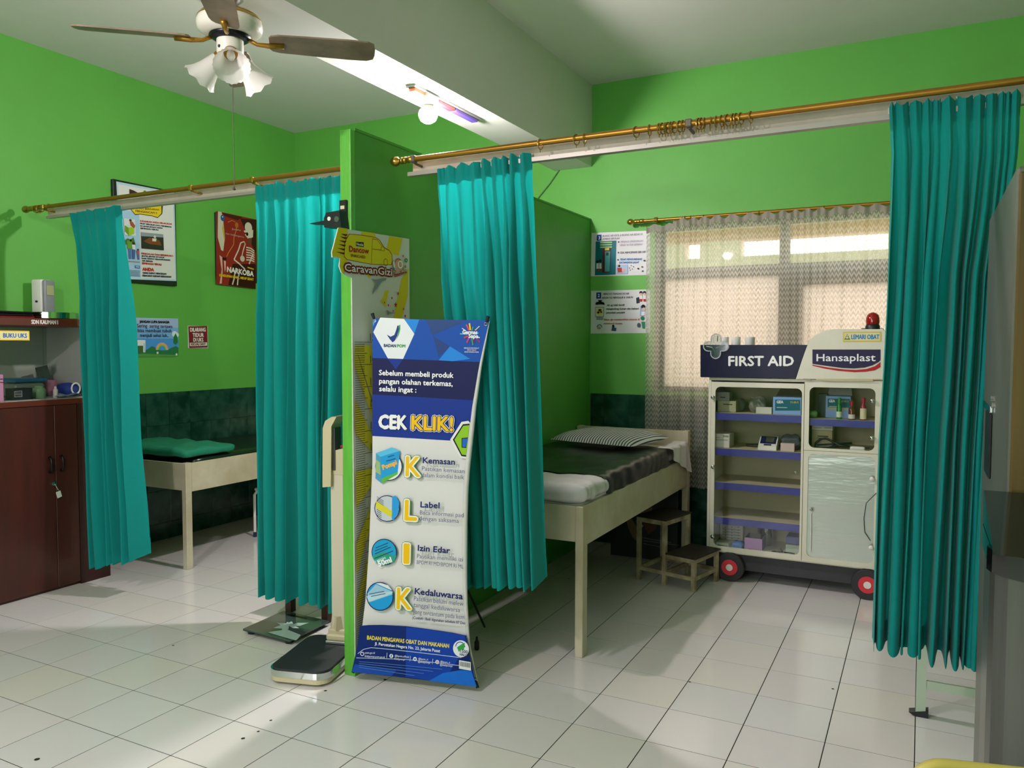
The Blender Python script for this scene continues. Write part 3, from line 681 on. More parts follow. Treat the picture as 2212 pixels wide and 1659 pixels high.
MB().box(.17, .49, 1.36, 1.38, .135, .185).build('stretcher', brown, bs); MB().box(.21, .53, 1.65, 1.67, .135, .185).build('stretcher', brown, bs)

# --- two step stool
st = thing('step_stool', 'worn cream two-step stool with dark treads beside the bed', 'step stool', (1.70, 2.872, 0), -.245)
worn = mat('worn_cream_paint', 'b9ad8c', 0.55, c2='7d6a4c', vscale=9, bump=0.1, bscale=60)
tread = mat('dark_worn_tread', '2a211a', 0.55, var=.25, vscale=8)
def lb(n, m, *b, **k): return MB().box(*b, **k).build(n, m, st, local=True)
D_ = .29
for x, h in ((0, .405), (.186, .405), (.388, .20)):
    for y in (0, D_): lb('leg', worn, x, x + .026, y, y + .026, 0, h, bev=.002)
lb('tread', tread, -.006, .218, -.008, D_ + .034, .405, .414, bev=.002); lb('tread', tread, .213, .422, -.008, D_ + .034, .20, .209, bev=.002)
for y in (.002, D_ + .004):
    lb('apron', worn, .026, .186, y, y + .02, .375, .404); lb('apron', worn, .212, .388, y, y + .02, .172, .199); lb('stretcher', worn, .026, .388, y, y + .018, .066, .09)
for x in (.002, .19): lb('apron', worn, x, x + .02, .026, D_, .375, .404)
lb('apron', worn, .39, .41, .026, D_, .172, .199)
for x in (.004, .192, .392): lb('stretcher', worn, x, x + .018, .026, D_, .066, .09)

# --- printed board leaning under the right bed
dk_print = mat('dark_printed_board', '26252b', 0.5, var=.3, vscale=5)
pb = thing('printed_board', 'dark printed board with pale hands leaning under the right bed', 'board', (1.5, 3.36, 0))
MB().box(1.35, 1.83, 3.355, 3.37, .004, .50).build('board', dk_print, pb)
pr = Print((1.35, 3.354, 0), (1, 0, 0), (0, 0, 1))
skin = '8a6a58'
pr.poly([(1352, 1120), (1362, 1116), (1376, 1140), (1378, 1172), (1366, 1160), (1356, 1138)], skin); pr.poly([(1378, 1112), (1400, 1092), (1410, 1098), (1406, 1108), (1384, 1116)], skin)
pr.poly([(1380, 1124), (1390, 1136), (1384, 1144), (1376, 1142)], 'b9bdb8'); pr.poly([(1388, 1130), (1420, 1134), (1416, 1144), (1400, 1154)], '7a4f3a'); pr.poly([(1378, 1144), (1388, 1160), (1386, 1174), (1376, 1170)], skin)
for i, (a, b) in enumerate(((1162, 1450), (1168, 1468), (1174, 1440))): pr.line([(1390, a), (b, a + 10)], 1.5, '77787c')
pr.build('print', pb)
# ================================================================== first aid cabinet
YC = 3.12
cw = mat('ivory_cabinet_laminate', 'd9d5c0', 0.35, var=.04, vscale=7)
cin = mat('cabinet_inside_cream', 'b7ad8d', 0.6)
blue_edge = mat('blue_shelf_edge', '2b2f8f', 0.35)
navy = mat('navy_header_panel', '05082e', 0.35, spec=.25)
dark_ch = mat('dark_grey_chassis', '37353a', 0.6, var=.15, vscale=9)
acry = glass('clear_acrylic', (.97, .98, .96), 0.97)
fa = thing('first_aid_cabinet', 'white first aid cabinet shaped like an ambulance with blue shelf edges', 'cabinet', (2.6, 3.3, 0))
x0, x1, yb = 2.088, 3.106, 3.50
MB().box(x0, x0 + .018, YC + .012, yb, .172, 1.272).build('side_panel', cw, fa); MB().box(x1 - .018, x1, YC + .012, yb, .172, 1.272).build('side_panel', cw, fa)
MB().box(x0 + .018, x1 - .018, yb - .012, yb, .172, 1.272).build('back_panel', cin, fa)
MB().box(x0, x1, YC + .012, yb, 1.272, 1.288).build('top_panel', cw, fa); MB().box(x0, x1, YC + .012, yb, .172, .2).build('bottom_panel', cw, fa)
MB().box(2.662, 2.680, YC + .014, yb - .012, .2, 1.272).build('divider', cin, fa)
def rrect(a0, a1, b0, b1, r, n=6):
    P = []
    for cx, cy, s in ((a1 - r, b1 - r, 0), (a0 + r, b1 - r, 1), (a0 + r, b0 + r, 2), (a1 - r, b0 + r, 3)):
        P += [(cx + r*math.cos((s + i/n)*PI/2), cy + r*math.sin((s + i/n)*PI/2)) for i in range(n + 1)]
    return P
def plate(mb, oa0, oa1, ob0, ob1, ia0, ia1, ib0, ib1, r, y0, y1):
    """panel with a round-cornered opening"""
    I = rrect(ia0, ia1, ib0, ib1, r); n = len(I); q = n//4; cs = [(oa1, ob1), (oa0, ob1), (oa0, ob0), (oa1, ob0)]; vs = []; fs = []
    for y in (y0, y1): vs += [(a, y, b) for a, b in I] + [(a, y, b) for a, b in cs]
    k = n + 4
    for s in range(4):
        ids = [s*q + i for i in range(q)]
        for i in range(q - 1):
            fs.append([n + s, ids[i], ids[i + 1]]); fs.append([k + n + s, k + ids[i + 1], k + ids[i]])
        nx = ((s + 1) % 4)*q; fs.append([n + s, ids[-1], nx, n + (s + 1) % 4]); fs.append([k + n + s, k + n + (s + 1) % 4, k + nx, k + ids[-1]])
        fs.append([n + s, n + (s + 1) % 4, k + n + (s + 1) % 4, k + n + s])
    for i in range(n): j = (i + 1) % n; fs.append([i, k + i, k + j, j])
    mb.add(vs, fs); return mb
y0, y1 = YC - .004, YC + .012
MB().box(x0, 2.104, YC, YC + .012, .172, 1.272).build('front_edge', cw, fa)
dl = plate(MB(), 2.106, 2.664, .182, 1.262, 2.132, 2.652, .214, 1.232, .032, y0, y1).build('door', cw, fa, angle=30)
MB().box(2.115, 2.662, YC + .004, YC + .007, .2, 1.25).build('acrylic_pane', acry, dl)
plate(MB(), 2.667, 3.104, .862, 1.272, 2.694, 3.055, .878, 1.243, .032, y0, y1).build('front_frame', cw, fa, angle=30)
MB().box(2.68, 3.08, YC + .004, YC + .007, .87, 1.26).build('acrylic_pane', acry, fa)
dr = plate(MB(), 2.667, 3.104, .182, .860, 2.694, 3.062, .212, .842, .032, y0, y1).build('door', cw, fa, angle=30)
def silver_mat():
    m = mat('wrinkled_silver_foil', 'b0b4ab', 0.3, 0.8, bump=0.0); nt = m.node_tree; N = nt.nodes; L = nt.links; b = N['Principled BSDF']
    tc = N.new('ShaderNodeTexCoord'); mp = N.new('ShaderNodeMapping'); mp.inputs['Scale'].default_value = (1.6, 1, 10); L.new(tc.outputs['Object'], mp.inputs[0]); n = N.new('ShaderNodeTexNoise'); n.inputs['Scale'].default_value = 1.6; n.inputs['Detail'].default_value = 5; L.new(mp.outputs[0], n.inputs['Vector'])
    bp = N.new('ShaderNodeBump'); bp.inputs['Strength'].default_value = .3; bp.inputs['Distance'].default_value = .02; L.new(n.outputs['Fac'], bp.inputs['Height']); L.new(bp.outputs[0], b.inputs['Normal']); return m
MB().box(2.69, 3.066, YC + .004, YC + .008, .205, .85).build('foil_panel', silver_mat(), dr)
MB().tube([at(1751, 1192, y=YC - .008), at(1752, 1150, y=YC - .008), at(1752, 1110, y=YC - .008), at(1757, 1103, y=YC - .012)], .003, 6).build('wire', white_pl, dr)
MB().tube([at(1893, 1065, y=YC - .006), at(1871, 1087, y=YC - .006), at(1866, 1120, y=YC - .006), at(1868, 1150, y=YC - .006), at(1880, 1168, y=YC - .006)], .002, 6).build('wire', black_pl, dr)
kn = mat('bright_knob_metal', 'c9c9c4', 0.15, 0.9)
def knob(par, px, py, r=.013, m=kn):
    p = at(px, py, y=YC - .004); MB().lathe([(r*.6, 0), (r*.6, .008), (r, .01), (r*1.05, .016), (r*.8, .021), (0, .022)], p, (0, -1, 0), 16, cap=False).build('knob', m, par, smooth=True)
for px, py in ((1541, 858), (1541, 1008), (1540, 1158)): knob(dl, px, py)
knob(dl, 1719, 1020, .009)
for px, py in ((1885, 866), (1884, 946)): knob(fa, px, py)
for px, py in ((1884, 1034), (1882, 1182)): knob(dr, px, py, .013, white_pl)
knob(dr, 1753, 1100, .008)
SZ = [1.066, .840, .622, .398]
for z in SZ:
    sh = MB().box(x0 + .02, 2.660, YC + .02, yb - .014, z - .016, z).build('shelf', cin, fa); MB().box(x0 + .022, 2.660, YC + .016, YC + .0195, z - .045, z - .001).build('edge_strip', blue_edge, sh)
sh = MB().box(2.682, x1 - .02, YC + .02, yb - .014, 1.036, 1.052).build('shelf', cin, fa); MB().box(2.682, x1 - .02, YC + .016, YC + .0195, 1.010, 1.051).build('edge_strip', blue_edge, sh)
MB().box(2.682, x1 - .02, YC + .014, yb - .014, .852, .868).build('shelf', cin, fa)
# header and chassis
YH = YC - .008
MB().prism([at(1513, 745, y=YH), at(1744, 745, y=YH), at(1733, 775, y=YH), at(1718, 817, y=YH), at(1513, 815, y=YH)], (0, .16, 0)).build('header', navy, fa)
P = [at(px, py, y=YH + .001) for px, py in ((1719, 819), (1733, 776), (1744, 746), (1752, 732), (1764, 722), (1782, 714), (1800, 711), (1906, 711), (1912, 716), (1913, 818))]
MB().prism(P, (0, .20, 0)).build('header', cw, fa)
MB().box(x0 - .01, x1 - .02, YC + .03, yb - .05, .070, .172).build('chassis', dark_ch, fa)
for px in (1577, 1874):
    c = at(px, 1226 if px < 1700 else 1263, y=YC); c = Vector((c.x, YC + .02, .090))
    w = MB().lathe([(.0, .04), (.086, .04), (.09, .035), (.09, -.002), (.086, -.006), (0, -.006)], c, (0, -1, 0), 36, cap=False).build('wheel', mat('black_wheel_board', '2c2a2e', 0.6), fa, angle=40)
    MB().lathe([(.0, .043), (.05, .043), (.05, .039)], c, (0, -1, 0), 30, cap=False).build('red_disc', mat('red_wheel_disc', 'd62f3c', 0.4), w)
    MB().lathe([(.0, .046), (.021, .046), (.021, .042)], c, (0, -1, 0), 24, cap=False).build('white_hub', white_pl, w)
pr = Print((2.5, YH, 1.4), (1, 0, 0), (0, 0, 1), rough=.35)
pr.text('FIRST AID', 1574, 790, 1714, 790, 20, 'f3f3ef', bold=.045)
pr.text('HANSAPLAST' if False else 'Hansaplast', 1763, 780, 1891, 780, 15, 'f4f4f6', bold=.02, outline=None) if False else None
pr.poly([(1755, 755), (1902, 755), (1902, 778), (1898, 782), (1885, 789), (1868, 794), (1845, 796), (1820, 795), (1790, 791), (1755, 786)], '2a2547')
pr.poly([(1755, 788), (1790, 794), (1825, 798), (1850, 799), (1872, 797), (1890, 791), (1902, 782), (1902, 793), (1890, 800), (1870, 803), (1845, 804), (1810, 801), (1780, 796), (1755, 790)], 'b3222c')
pr.text('Hansaplast', 1764, 780, 1891, 780, 15, 'f4f4f6', bold=.02)
pr.rect(1821, 717, 1903, 738, 'd8c15a'); pr.rect(1824, 719.5, 1900, 735.5, 'e3d9a4')
pr.poly([(1830, 721), (1837, 734), (1823.5, 734)], '5f7a3a'); pr.line([(1830, 724), (1830, 732)], 1.6, 'e8e4c8'); pr.line([(1826.5, 729.5), (1833.5, 729.5)], 1.6, 'e8e4c8')
pr.text('LEMARI OBAT', 1839, 732.5, 1899, 732.5, 9.5, '3d83b5', bold=.05)
pr.poly([(1735, 817.5), (1752, 818), (1750, 822), (1737, 821)], 'a89f80'); pr.poly([(1762, 818), (1885, 819), (1886, 824), (1800, 824), (1764, 821)], 'c4ba95')
pr.build('print', fa)
# things on top of the cabinet
HT = at(1600, 745, y=YH).z
for px, r in ((1566, .024), (1590, .028), (1620, .030)):
    p = at(px, 730, y=3.19); b = MB().lathe([(r*.96, 0), (r, .004), (r, .046), (r*.9, .05), (.010, .05), (.010, .044)], (p.x, 3.19, HT + .0005), n=22)
    tag(b.build('bandage_roll', mat('white_gauze', 'e3dfd8', 0.9), None, angle=35), {1566: 'white bandage roll on the blue header, half behind the clear cross', 1590: 'middle white bandage roll standing on the blue header', 1620: 'right white bandage roll standing on the blue header'}[px], 'bandage roll', 'bandage rolls on the cabinet header')
cr = thing('acrylic_cross', 'clear acrylic cross fixed to the corner of the navy header', 'ornament', at(1546, 772, y=YH - .006))
def cross(k, yy, off):
    cx, cz = at(1547, 749, y=YH - .012); return None
cc = at(1547, 748, y=YH - .002); arms = []
S = .030
out = []
for (ax, az, dx, dz) in ((0, 1, 1, 0),): pass
def cross_pts(a, w, r):
    """round ended cross outline, arm length a, half width w"""
    P = []
    for k in range(4):
        t = k*PI/2; d = Vector((math.cos(t), math.sin(t))); q = Vector((-d.y, d.x))
        P += [d*w - q*w] if False else []
        for i in range(9):
            f = -PI/2 + PI*i/8; P.append(d*(a - w + w*math.cos(f)) + q*(w*math.sin(f)))
        P.append(d*w + q*w)
    return P
cp = cross_pts(.083, .033, 0)
MB().prism([Vector((cc.x + p.x, YH - .012, cc.z + p.y)) for p in cp], (0, .010, 0)).build('cross_sheet', glass('cross_acrylic', (.86, .89, .9), .72, .12), cr)
MB().tube([Vector((cc.x + p.x*.93, YH - .013, cc.z + p.y*.93)) for p in cp], .0032, 6, closed=True).build('rim', mat('white_acrylic_rim', 'dfe3e3', 0.3, trans=.3), cr)
for a, b in (((-.06, .0), (-.02, -.008)), ((.0, -.01), (.055, .006)), ((-.02, -.012), (.0, -.05)), ((.01, .03), (.012, .065))):
    MB().tube([(cc.x + a[0], YH - .014, cc.z + a[1]), (cc.x + b[0], YH - .014, cc.z + b[1])], .003, 6).build('inner_rod', chrome, cr)
sr = thing('siren_lamp', 'red dome siren lamp on top of the first aid cabinet', 'siren', (at(1885, 708, y=3.2).x, 3.2, at(1850, 711, y=YH).z))
sx, sz = sr.location.x, sr.location.z
MB().lathe([(.040, 0), (.040, .016), (.036, .028), (.034, .03)], (sx, 3.2, sz), n=26).build('base', black_pl, sr, angle=40)
MB().lathe([(.036, .03), (.038, .045), (.037, .065), (.032, .082), (.022, .094), (.01, .099), (0, .1)], (sx, 3.2, sz), n=26, cap=False).build('dome', mat('red_siren_plastic', 'a5141a', 0.12, coat=.6, trans=.15), sr, smooth=True)
MB().tube([(sx + .036, 3.2, sz + .006), (sx + .055, 3.2, sz + .004), (sx + .07, 3.2, sz - .02), (sx + .072, 3.2, sz - .12)], .002, 6).build('cable', black_pl, sr)
MB().box(sx - .06, sx - .03, 3.18, 3.22, sz, sz + .006).build('bracket', black_pl, sr)

# ---------------------------------------------------------------- things on its shelves
def item(name, label, cat, group=None, at_=(0, 0, 0)): return thing(name, label, cat, at_, 0, group)
def ibox(name, label, cat, px0, px1, pyt, zb, y, depth, m, lid=None, prints=None, group=None):
    a = at(px0, pyt, y=y); b = at(px1, pyt, y=y); z1 = at((px0 + px1)/2, pyt, y=y).z
    t = item(name, label, cat, group, ((a.x + b.x)/2, y + depth/2, zb))
    MB().box(a.x, b.x, y, y + depth, zb + .0005, z1, bev=.0012).build('body', m, t)
    if prints:
        p = Print((a.x, y, zb), (1, 0, 0), (0, 0, 1)); prints(p); p.build('print', t)
    return t, a.x, b.x, z1
z = SZ[0] + .0005
white_card = mat('white_card', 'cfccc2', 0.6); grey_card = mat('grey_card', '8d8b80', 0.6); pale_card = mat('pale_green_card', 'a4a583', 0.6)
ibox('carton', 'flat pale carton on the top left shelf', 'box', 1550, 1590, 866, z, 3.20, .12, pale_card, prints=lambda p: (p.line([(1562, 873), (1582, 874)], 2, '3a3a2c')))
zz = at(1560, 866, y=3.20).z
ibox('carton', 'small grey carton stacked on the pale carton', 'box', 1545, 1576, 847, zz + .001, 3.20, .10, grey_card, prints=lambda p: (p.text('OneMed', 1556, 859, 1568, 859, 4, '37373a') if False else p.line([(1556, 858), (1567, 858.5)], 2, '37373a')))
def bag(name, label, px, py, sx, sy, sz, zb, y, m, seed):
    c = at(px, py, y=y); mb = MB(); soft(mb, c.x - sx, c.x + sx, y - sy, y + sy, zb, zb + sz*2, min(sx, sy, sz)*.9, 10, min(sx, sz)*.35, 30, seed=seed)
    for v in mb.v: v.z = max(v.z, zb + .0005)
    return tag(mb.build(name, m, None, smooth=True), label, 'bag')
plastic = mat('clear_plastic_bag', '9a998f', 0.15, trans=.35, coat=.4)
bag('cloth_bundle', 'grey cloth bundle beside the grey carton, top left shelf', 1600, 866, .030, .03, .040, z, 3.33, mat('grey_cloth', '6f6e68', 0.9), 1)
bag('plastic_bag', 'crumpled clear plastic bag in the middle of the top left shelf', 1636, 868, .052, .03, .050, z, 3.25, plastic, 4)
ibox('gauze_pack', 'small white gauze pack lying before the plastic bag', 'pack', 1633, 1667, 880, z, 3.16, .04, white_card)
gea_b = mat('light_blue_carton', '7fa3d8', 0.5); gea_t = '1e6878'
def gea(p, a, b, t, bt):
    w = b - a
    p.poly([(a + w*.07, t + 5), (b - w*.04, t + 5.5), (b - w*.04, bt), (a + w*.07, bt)], gea_t)
    p.text('GEA', a + w*.13, t + 13, a + w*.36, t + 13, 5.5, 'e8eef0', bold=.06); p.text('YX-88-5' if False else 'YS-88-5', a + w*.6, t + 13, b - w*.1, t + 13, 4, 'c9b54a', bold=.03)
    p.line([(a + w*.13, t + 22), (a + w*.5, t + 22.5)], 1.2, 'cfdde0')
t, ax, bx, z1 = ibox('mask_box', 'open light blue mask box at the right of the top left shelf', 'box', 1670, 1731, 858, z, 3.165, .11, gea_b, prints=lambda p: gea(p, 1670, 1731, 858, 887))
MB().prism([(ax, 3.275, z1), (bx, 3.275, z1), (bx, 3.32, z1 + .062), (ax + .03, 3.32, z1 + .062)], (0, .003, 0)).build('flap', mat('brown_card', '5b5140', 0.7), t)
z = SZ[1] + .0005
ibox('carton', 'white medicine carton at the left of the second shelf', 'box', 1543, 1576, 937, z, 3.17, .14, white_card, prints=lambda p: (p.line([(1562, 942), (1574, 943)], 4, '8b8b84'), p.line([(1546, 950), (1572, 951)], 1.5, '8b8b84'), p.line([(1546, 945), (1555, 945)], 1.2, '8b8b84')))
bpm = item('blood_pressure_monitor', 'white blood pressure monitor with dark blue face on the second shelf', 'monitor', None, (at(1657, 955, y=3.2).x, 3.2, z))
c = at(1657, 962, y=3.165); xm = c.x
MB().prism([(xm - .055, 3.165, z), (xm - .055, 3.165, z + .022), (xm - .055, 3.25, z + .078), (xm - .055, 3.265, z + .078), (xm - .055, 3.27, z)], (.11, 0, 0)).build('body', white_pl, bpm)
sl = Vector((0, .085, .056)).normalized(); nn = Vector((0, -sl.z, sl.y)); o_ = Vector((xm, 3.19, z + .0395)) + nn*.001
MB().obox(o_ + sl*.032, (.047, 0, 0), sl*.034, nn*.002).build('face', mat('navy_plastic', '15164f', 0.3), bpm)
MB().obox(o_ + sl*.034 + Vector((.010, 0, 0)) + nn*.003, (.024, 0, 0), sl*.026, nn*.001).build('screen', mat('grey_lcd', '4b4f46', 0.2), bpm)
MB().obox(Vector((xm, 3.178, z + .0315)) + nn*.001, (.022, 0, 0), sl*.005, nn*.002).build('button', mat('navy_plastic', '15164f'), bpm)
MB().tube([(xm - .05, 3.22, z + .02), (xm - .09, 3.26, z + .012), (xm - .15, 3.30, z + .008), (xm - .16, 3.34, z + .008), (xm - .10, 3.38, z + .008), (xm + .02, 3.36, z + .008), (xm + .07, 3.33, z + .012)], .0045, 8).build('air_tube', mat('dark_grey_rubber', '3c3d3f', .6), bpm, smooth=True)
cuff = mat('grey_cuff_cloth', '4b5055', 0.85, bump=.2, bscale=200)
bag('arm_cuff', 'folded grey arm cuff beside the blood pressure monitor', 1708, 950, .058, .04, .047, z, 3.26, cuff, 8)
ibox('gauze_pack', 'small pink printed pack before the arm cuff', 'pack', 1686, 1716, 958, z, 3.155, .03, mat('pink_pack', 'c9b3ae', .6))
z = .2005
ibox('pill_organiser', 'cream pill organiser standing at the back of the bottom shelf', 'box', 1556, 1605, 1133, z, 3.38, .05, white_card, prints=lambda p: [p.line([(1561, 1142 + 6*k), (1600, 1145 + 6*k)], 1.2, '8f8b7e') for k in range(5)] + [p.disc(1567 + 14*i, 1139 + 6*k, 1.2, '5f5c52', n=8) for i in range(3) for k in range(5)])
cx_ = at(1653, 1150, y=3.36).x
tag(MB().lathe([(.046, 0), (.048, .004), (.048, .14), (.045, .14), (.045, .006), (0, .006)], (cx_, 3.36, z), n=30, cap=False).build('steel_cup', mat('polished_steel', 'a8a8a6', 0.15, 1.0), None, angle=40), 'polished steel cup at the back of the bottom shelf', 'cup')
t, ax, bx, z1 = ibox('glove_box', 'purple carton standing at the right end of the bottom shelf', 'box', 1698, 1728, 1160, z + .052, 3.23, .12, mat('purple_card', '5f5f9a', .5))
ibox('carton', 'pale green carton under the purple carton', 'box', 1697, 1731, 1178, z, 3.215, .14, mat('mint_card', 'b4bfae', .6))
a = at(1608, 1180, y=3.17); b = at(1646, 1184, y=3.17)
ot = item('open_carton', 'open pink and purple carton at the front of the bottom shelf', 'box', None, ((a.x + b.x)/2, 3.25, z)); pk = mat('pink_purple_card', 'b58cc0', .5); gy = mat('inside_card', '8f8c88', .7); hz = .075
MB().box(a.x, b.x, 3.17, 3.173, z, z + hz).build('front_side', pk, ot); MB().box(a.x, b.x, 3.317, 3.32, z, z + hz).build('back_side', gy, ot)
MB().box(a.x, a.x + .003, 3.173, 3.317, z, z + hz).build('left_side', gy, ot); MB().box(b.x - .003, b.x, 3.173, 3.317, z, z + hz).build('right_side', mat('purple_card', '5f5f9a'), ot)
MB().box(a.x + .003, b.x - .003, 3.173, 3.317, z, z + .035).build('contents', black_pl, ot)
p = Print((a.x, 3.17, z), (1, 0, 0), (0, 0, 1)); p.rect(1616, 1185, 1623, 1195, 'c4322f'); p.text('Sensi' if False else 'mask', 1628, 1194, 1642, 1194.5, 5, 'c4322f') if False else p.rect(1630, 1188, 1641, 1194, 'c97a9a'); p.build('print', ot)
MB_ = MB(); soft(MB_, at(1583, 1180, y=3.2).x, at(1606, 1180, y=3.2).x, 3.16, 3.26, z, z + .035, .012, 8, .012, 30, zonly=True)
tag(MB_.build('blue_sachet', mat('blue_sachet_film', '3f78c4', .35), None, smooth=True), 'crumpled blue sachet left of the open carton', 'sachet')
t, _, _, _ = ibox('ointment_carton', 'small white and green carton at the left of the bottom shelf', 'box', 1547, 1574, 1173, z, 3.165, .06, mat('mint_card', 'b4bfae'), prints=lambda p: (p.text('ALLERGEN' if False else 'ALCOHOL', 1551, 1181, 1571, 1184, 3, '234a34') if False else p.line([(1551, 1178), (1571, 1181)], 3, '2f5a40')))
sc = item('scissors', 'black handled scissors lying at the front of the bottom shelf', 'scissors', None, (at(1690, 1198, y=3.16).x, 3.16, z)); sxx = sc.location.x
for dx in (-.03, .035):
    MB().tube([(sxx + dx + .034*math.cos(i*PI/8), 3.165 + .02*math.sin(i*PI/8), z + .006) for i in range(16)], .0045, 8, closed=True).build('handle_loop', black_pl, sc, smooth=True)
MB().tube([(sxx + .0, 3.18, z + .007), (sxx - .03, 3.27, z + .007)], [.005, .002], 6).build('blade', chrome, sc); MB().tube([(sxx + .0, 3.18, z + .012), (sxx + .02, 3.28, z + .012)], [.005, .002], 6).build('blade', chrome, sc)
# right hand shelves
z = 1.0525
bag('green_bag', 'small green plastic bag at the left of the upper right shelf', 1757, 882, .026, .025, .022, z, 3.19, mat('green_plastic', '6f9a62', .25, trans=.2), 12)
ibox('dark_carton', 'dark green carton left of the boxed masks, upper right shelf', 'box', 1768, 1788, 851, z, 3.28, .06, mat('dark_green_card', '22332c', .5))
t, ax, bx, z1 = ibox('mask_box', 'light blue mask box with raised white lid behind the bottles', 'box', 1784, 1838, 856, z, 3.23, .11, gea_b, prints=lambda p: (gea(p, 1784, 1838, 856, 882), p.rect(1788, 879.5, 1832, 887, 'a9ab93')))
MB().prism([(ax, 3.34, z1), (bx, 3.34, z1), (bx - .012, 3.37, z1 + .066), (ax + .012, 3.37, z1 + .066)], (0, .003, 0)).build('lid', mat('lid_card', 'b3aeaa', .6), t)
def bottle(label, px, ztop, r, liquid, capm, lab=None, hcap=.03):
    x = at(px, 880, y=3.165).x; t = item('bottle', label, 'bottle', 'bottles in the first aid cabinet', (x, 3.165, z))
    h = ztop
    MB().lathe([(r*.92, 0), (r, .004), (r, h*.55), (r*.8, h*.64), (r*.45, h*.70), (r*.42, h*.74)], (x, 3.165, z), n=18).build('body', liquid, t, angle=50)
    MB().lathe([(r*.62, h*.74), (r*.62, h*.74 + hcap), (r*.35, h*.74 + hcap + .004), (r*.32, h - .001)], (x, 3.165, z), n=16).build('cap', capm, t, angle=40)
    if lab: MB().lathe([(r*1.02, h*lab[1]), (r*1.02, h*lab[2])], (x, 3.165, z), n=18, cap=False).build('paper_label', lab[0], t, smooth=True)
bottle('green bottle with green cap in front of the mask box', 1813, .128, .0155, mat('green_bottle_glass', '1f7a2c', .15, coat=.5), mat('green_cap', '2a8a25', .4), (mat('pale_label', 'c9d6b8', .6), .10, .36))
bottle('brown antiseptic bottle with dark red cap', 1840, .108, .0185, mat('brown_bottle_glass', '5a2413', .15, coat=.5), mat('dark_red_cap', '8a1420', .4), (mat('white_label', 'd8cfc8', .6), .06, .3))
bottle('red spray bottle with cream label beside the steel knob', 1865, .135, .0175, mat('red_bottle', '8a1530', .2, coat=.5), mat('crimson_cap', '9a1838', .4), (mat('cream_label', 'd9d0ac', .6), .05, .52))
z = .8685
t1 = ibox('carton', 'tan carton at the bottom of the lower right stack', 'box', 1754, 1798, 930, z, 3.22, .12, mat('tan_card', 'a89c78', .6), prints=lambda p: (p.line([(1766, 942), (1789, 943)], 2.4, '3a3a34'), p.line([(1764, 946), (1786, 947)], 1.6, '4a4a44')))
zz = t1[3]
ibox('carton', 'white carton stacked on the tan carton', 'box', 1754, 1799, 906, zz + .001, 3.22, .12, white_card, prints=lambda p: [p.line([(a_, b_), (a_ + 16, b_ + .3)], 1.5, '8d8a86') for a_ in (1758, 1781) for b_ in (912, 918, 924)])
ste = item('stethoscope', 'black stethoscope coiled on the lower right shelf', 'stethoscope', None, (2.85, 3.19, z))
def P2(px, py, y): v = at(px, py, y=y); v.z = max(v.z, z + .006); return v
MB().tube([P2(1835, 965, 3.17), P2(1815, 963, 3.18), P2(1800, 955, 3.19), P2(1785, 947, 3.195), P2(1772, 948, 3.195), P2(1762, 957, 3.19), P2(1760, 966, 3.17), P2(1772, 970, 3.16), P2(1790, 967, 3.17), P2(1815, 960, 3.19), P2(1840, 957, 3.20)], .0065, 8).build('tubing', black_pl, ste, smooth=True)
MB().tube([P2(1765, 961, 3.20), P2(1800, 959, 3.205), P2(1835, 957, 3.205)], .005, 8).build('tubing', mat('navy_rubber', '1a2440'), ste, smooth=True)
th_ = item('thermometer_case', 'white electronic thermometer with black prongs, lower right shelf', 'thermometer', None, (at(1852, 964, y=3.165).x, 3.165, z)); a = at(1836, 960, y=3.165).x; b = at(1869, 960, y=3.165).x
mb = MB(); soft(mb, a, b, 3.15, 3.185, z, z + .026, .010, 6); mb.build('case', white_pl, th_, smooth=True)
for zz_ in (.006, .02): MB().tube([(b - .002, 3.168, z + zz_), (b + .025, 3.168, z + zz_)], .003, 6).build('prong', black_pl, th_)
# ================================================================== brown display cabinet at the left
XF = -1.345; cw0, cw1 = -.35, 1.375
bw = mat('brown_cabinet_veneer', '4a1d14', 0.42, c2='3b1610', vscale=3, stretch=(4, 4, .5), coat=.15)
bw2 = mat('brown_cabinet_edge', '5a2415', 0.4, coat=.2)
inn = mat('cabinet_inside_white', 'b5b1ad', 0.6)
dc = thing('display_cabinet', 'dark brown cabinet with glass fronted upper shelf against the left wall', 'cabinet', (-1.6, .5, 0))
zl, zt = 1.150, 1.602
MB().box(XL + .008, XF - .02, cw0, cw1, .0, zl - .02).build('body', bw, dc)
MB().box(XL + .008, XF + .004, cw0, cw1, zl - .02, zl + .012, bev=.002).build('counter', bw2, dc)
MB().box(XF - .02, XF, 1.175, cw1, .0, zl - .02).build('end_stile', mat('brown_stile', '331411', .45), dc)
for a, b, hy, pin in ((cw0 + .003, .33, None, 0), (.333, 1.026, .992, 1), (1.029, 1.172, 1.064, 0)):
    d = MB().box(XF - .02, XF, a, b, .02, zl - .023, bev=.002).build('door', bw, dc)
    if hy:
        MB().tube([(XF, hy, .815), (XF + .018, hy, .806), (XF + .024, hy, .772), (XF + .018, hy, .738), (XF, hy, .729)], [.011, .008, .0065, .008, .011], 8).build('handle', mat('dark_bronze', '241a16', .35, .6), d, smooth=True)
    if pin:
        MB().lathe([(.013, 0), (.013, .01), (.006, .012)], (XF, 1.012, .655), (1, 0, 0), 16).tube([(XF + .012, 1.012, .655), (XF + .02, 1.016, .64), (XF + .018, 1.03, .615)], .0025, 6).build('lock', chrome, d, angle=40)
        MB().obox((XF + .014, 1.036, .587), (.002, 0, 0), (0, .014, .004), (0, -.005, .019), bev=.001).build('key_tag', mat('pale_key_tag', 'c9d6c4', .5), d)
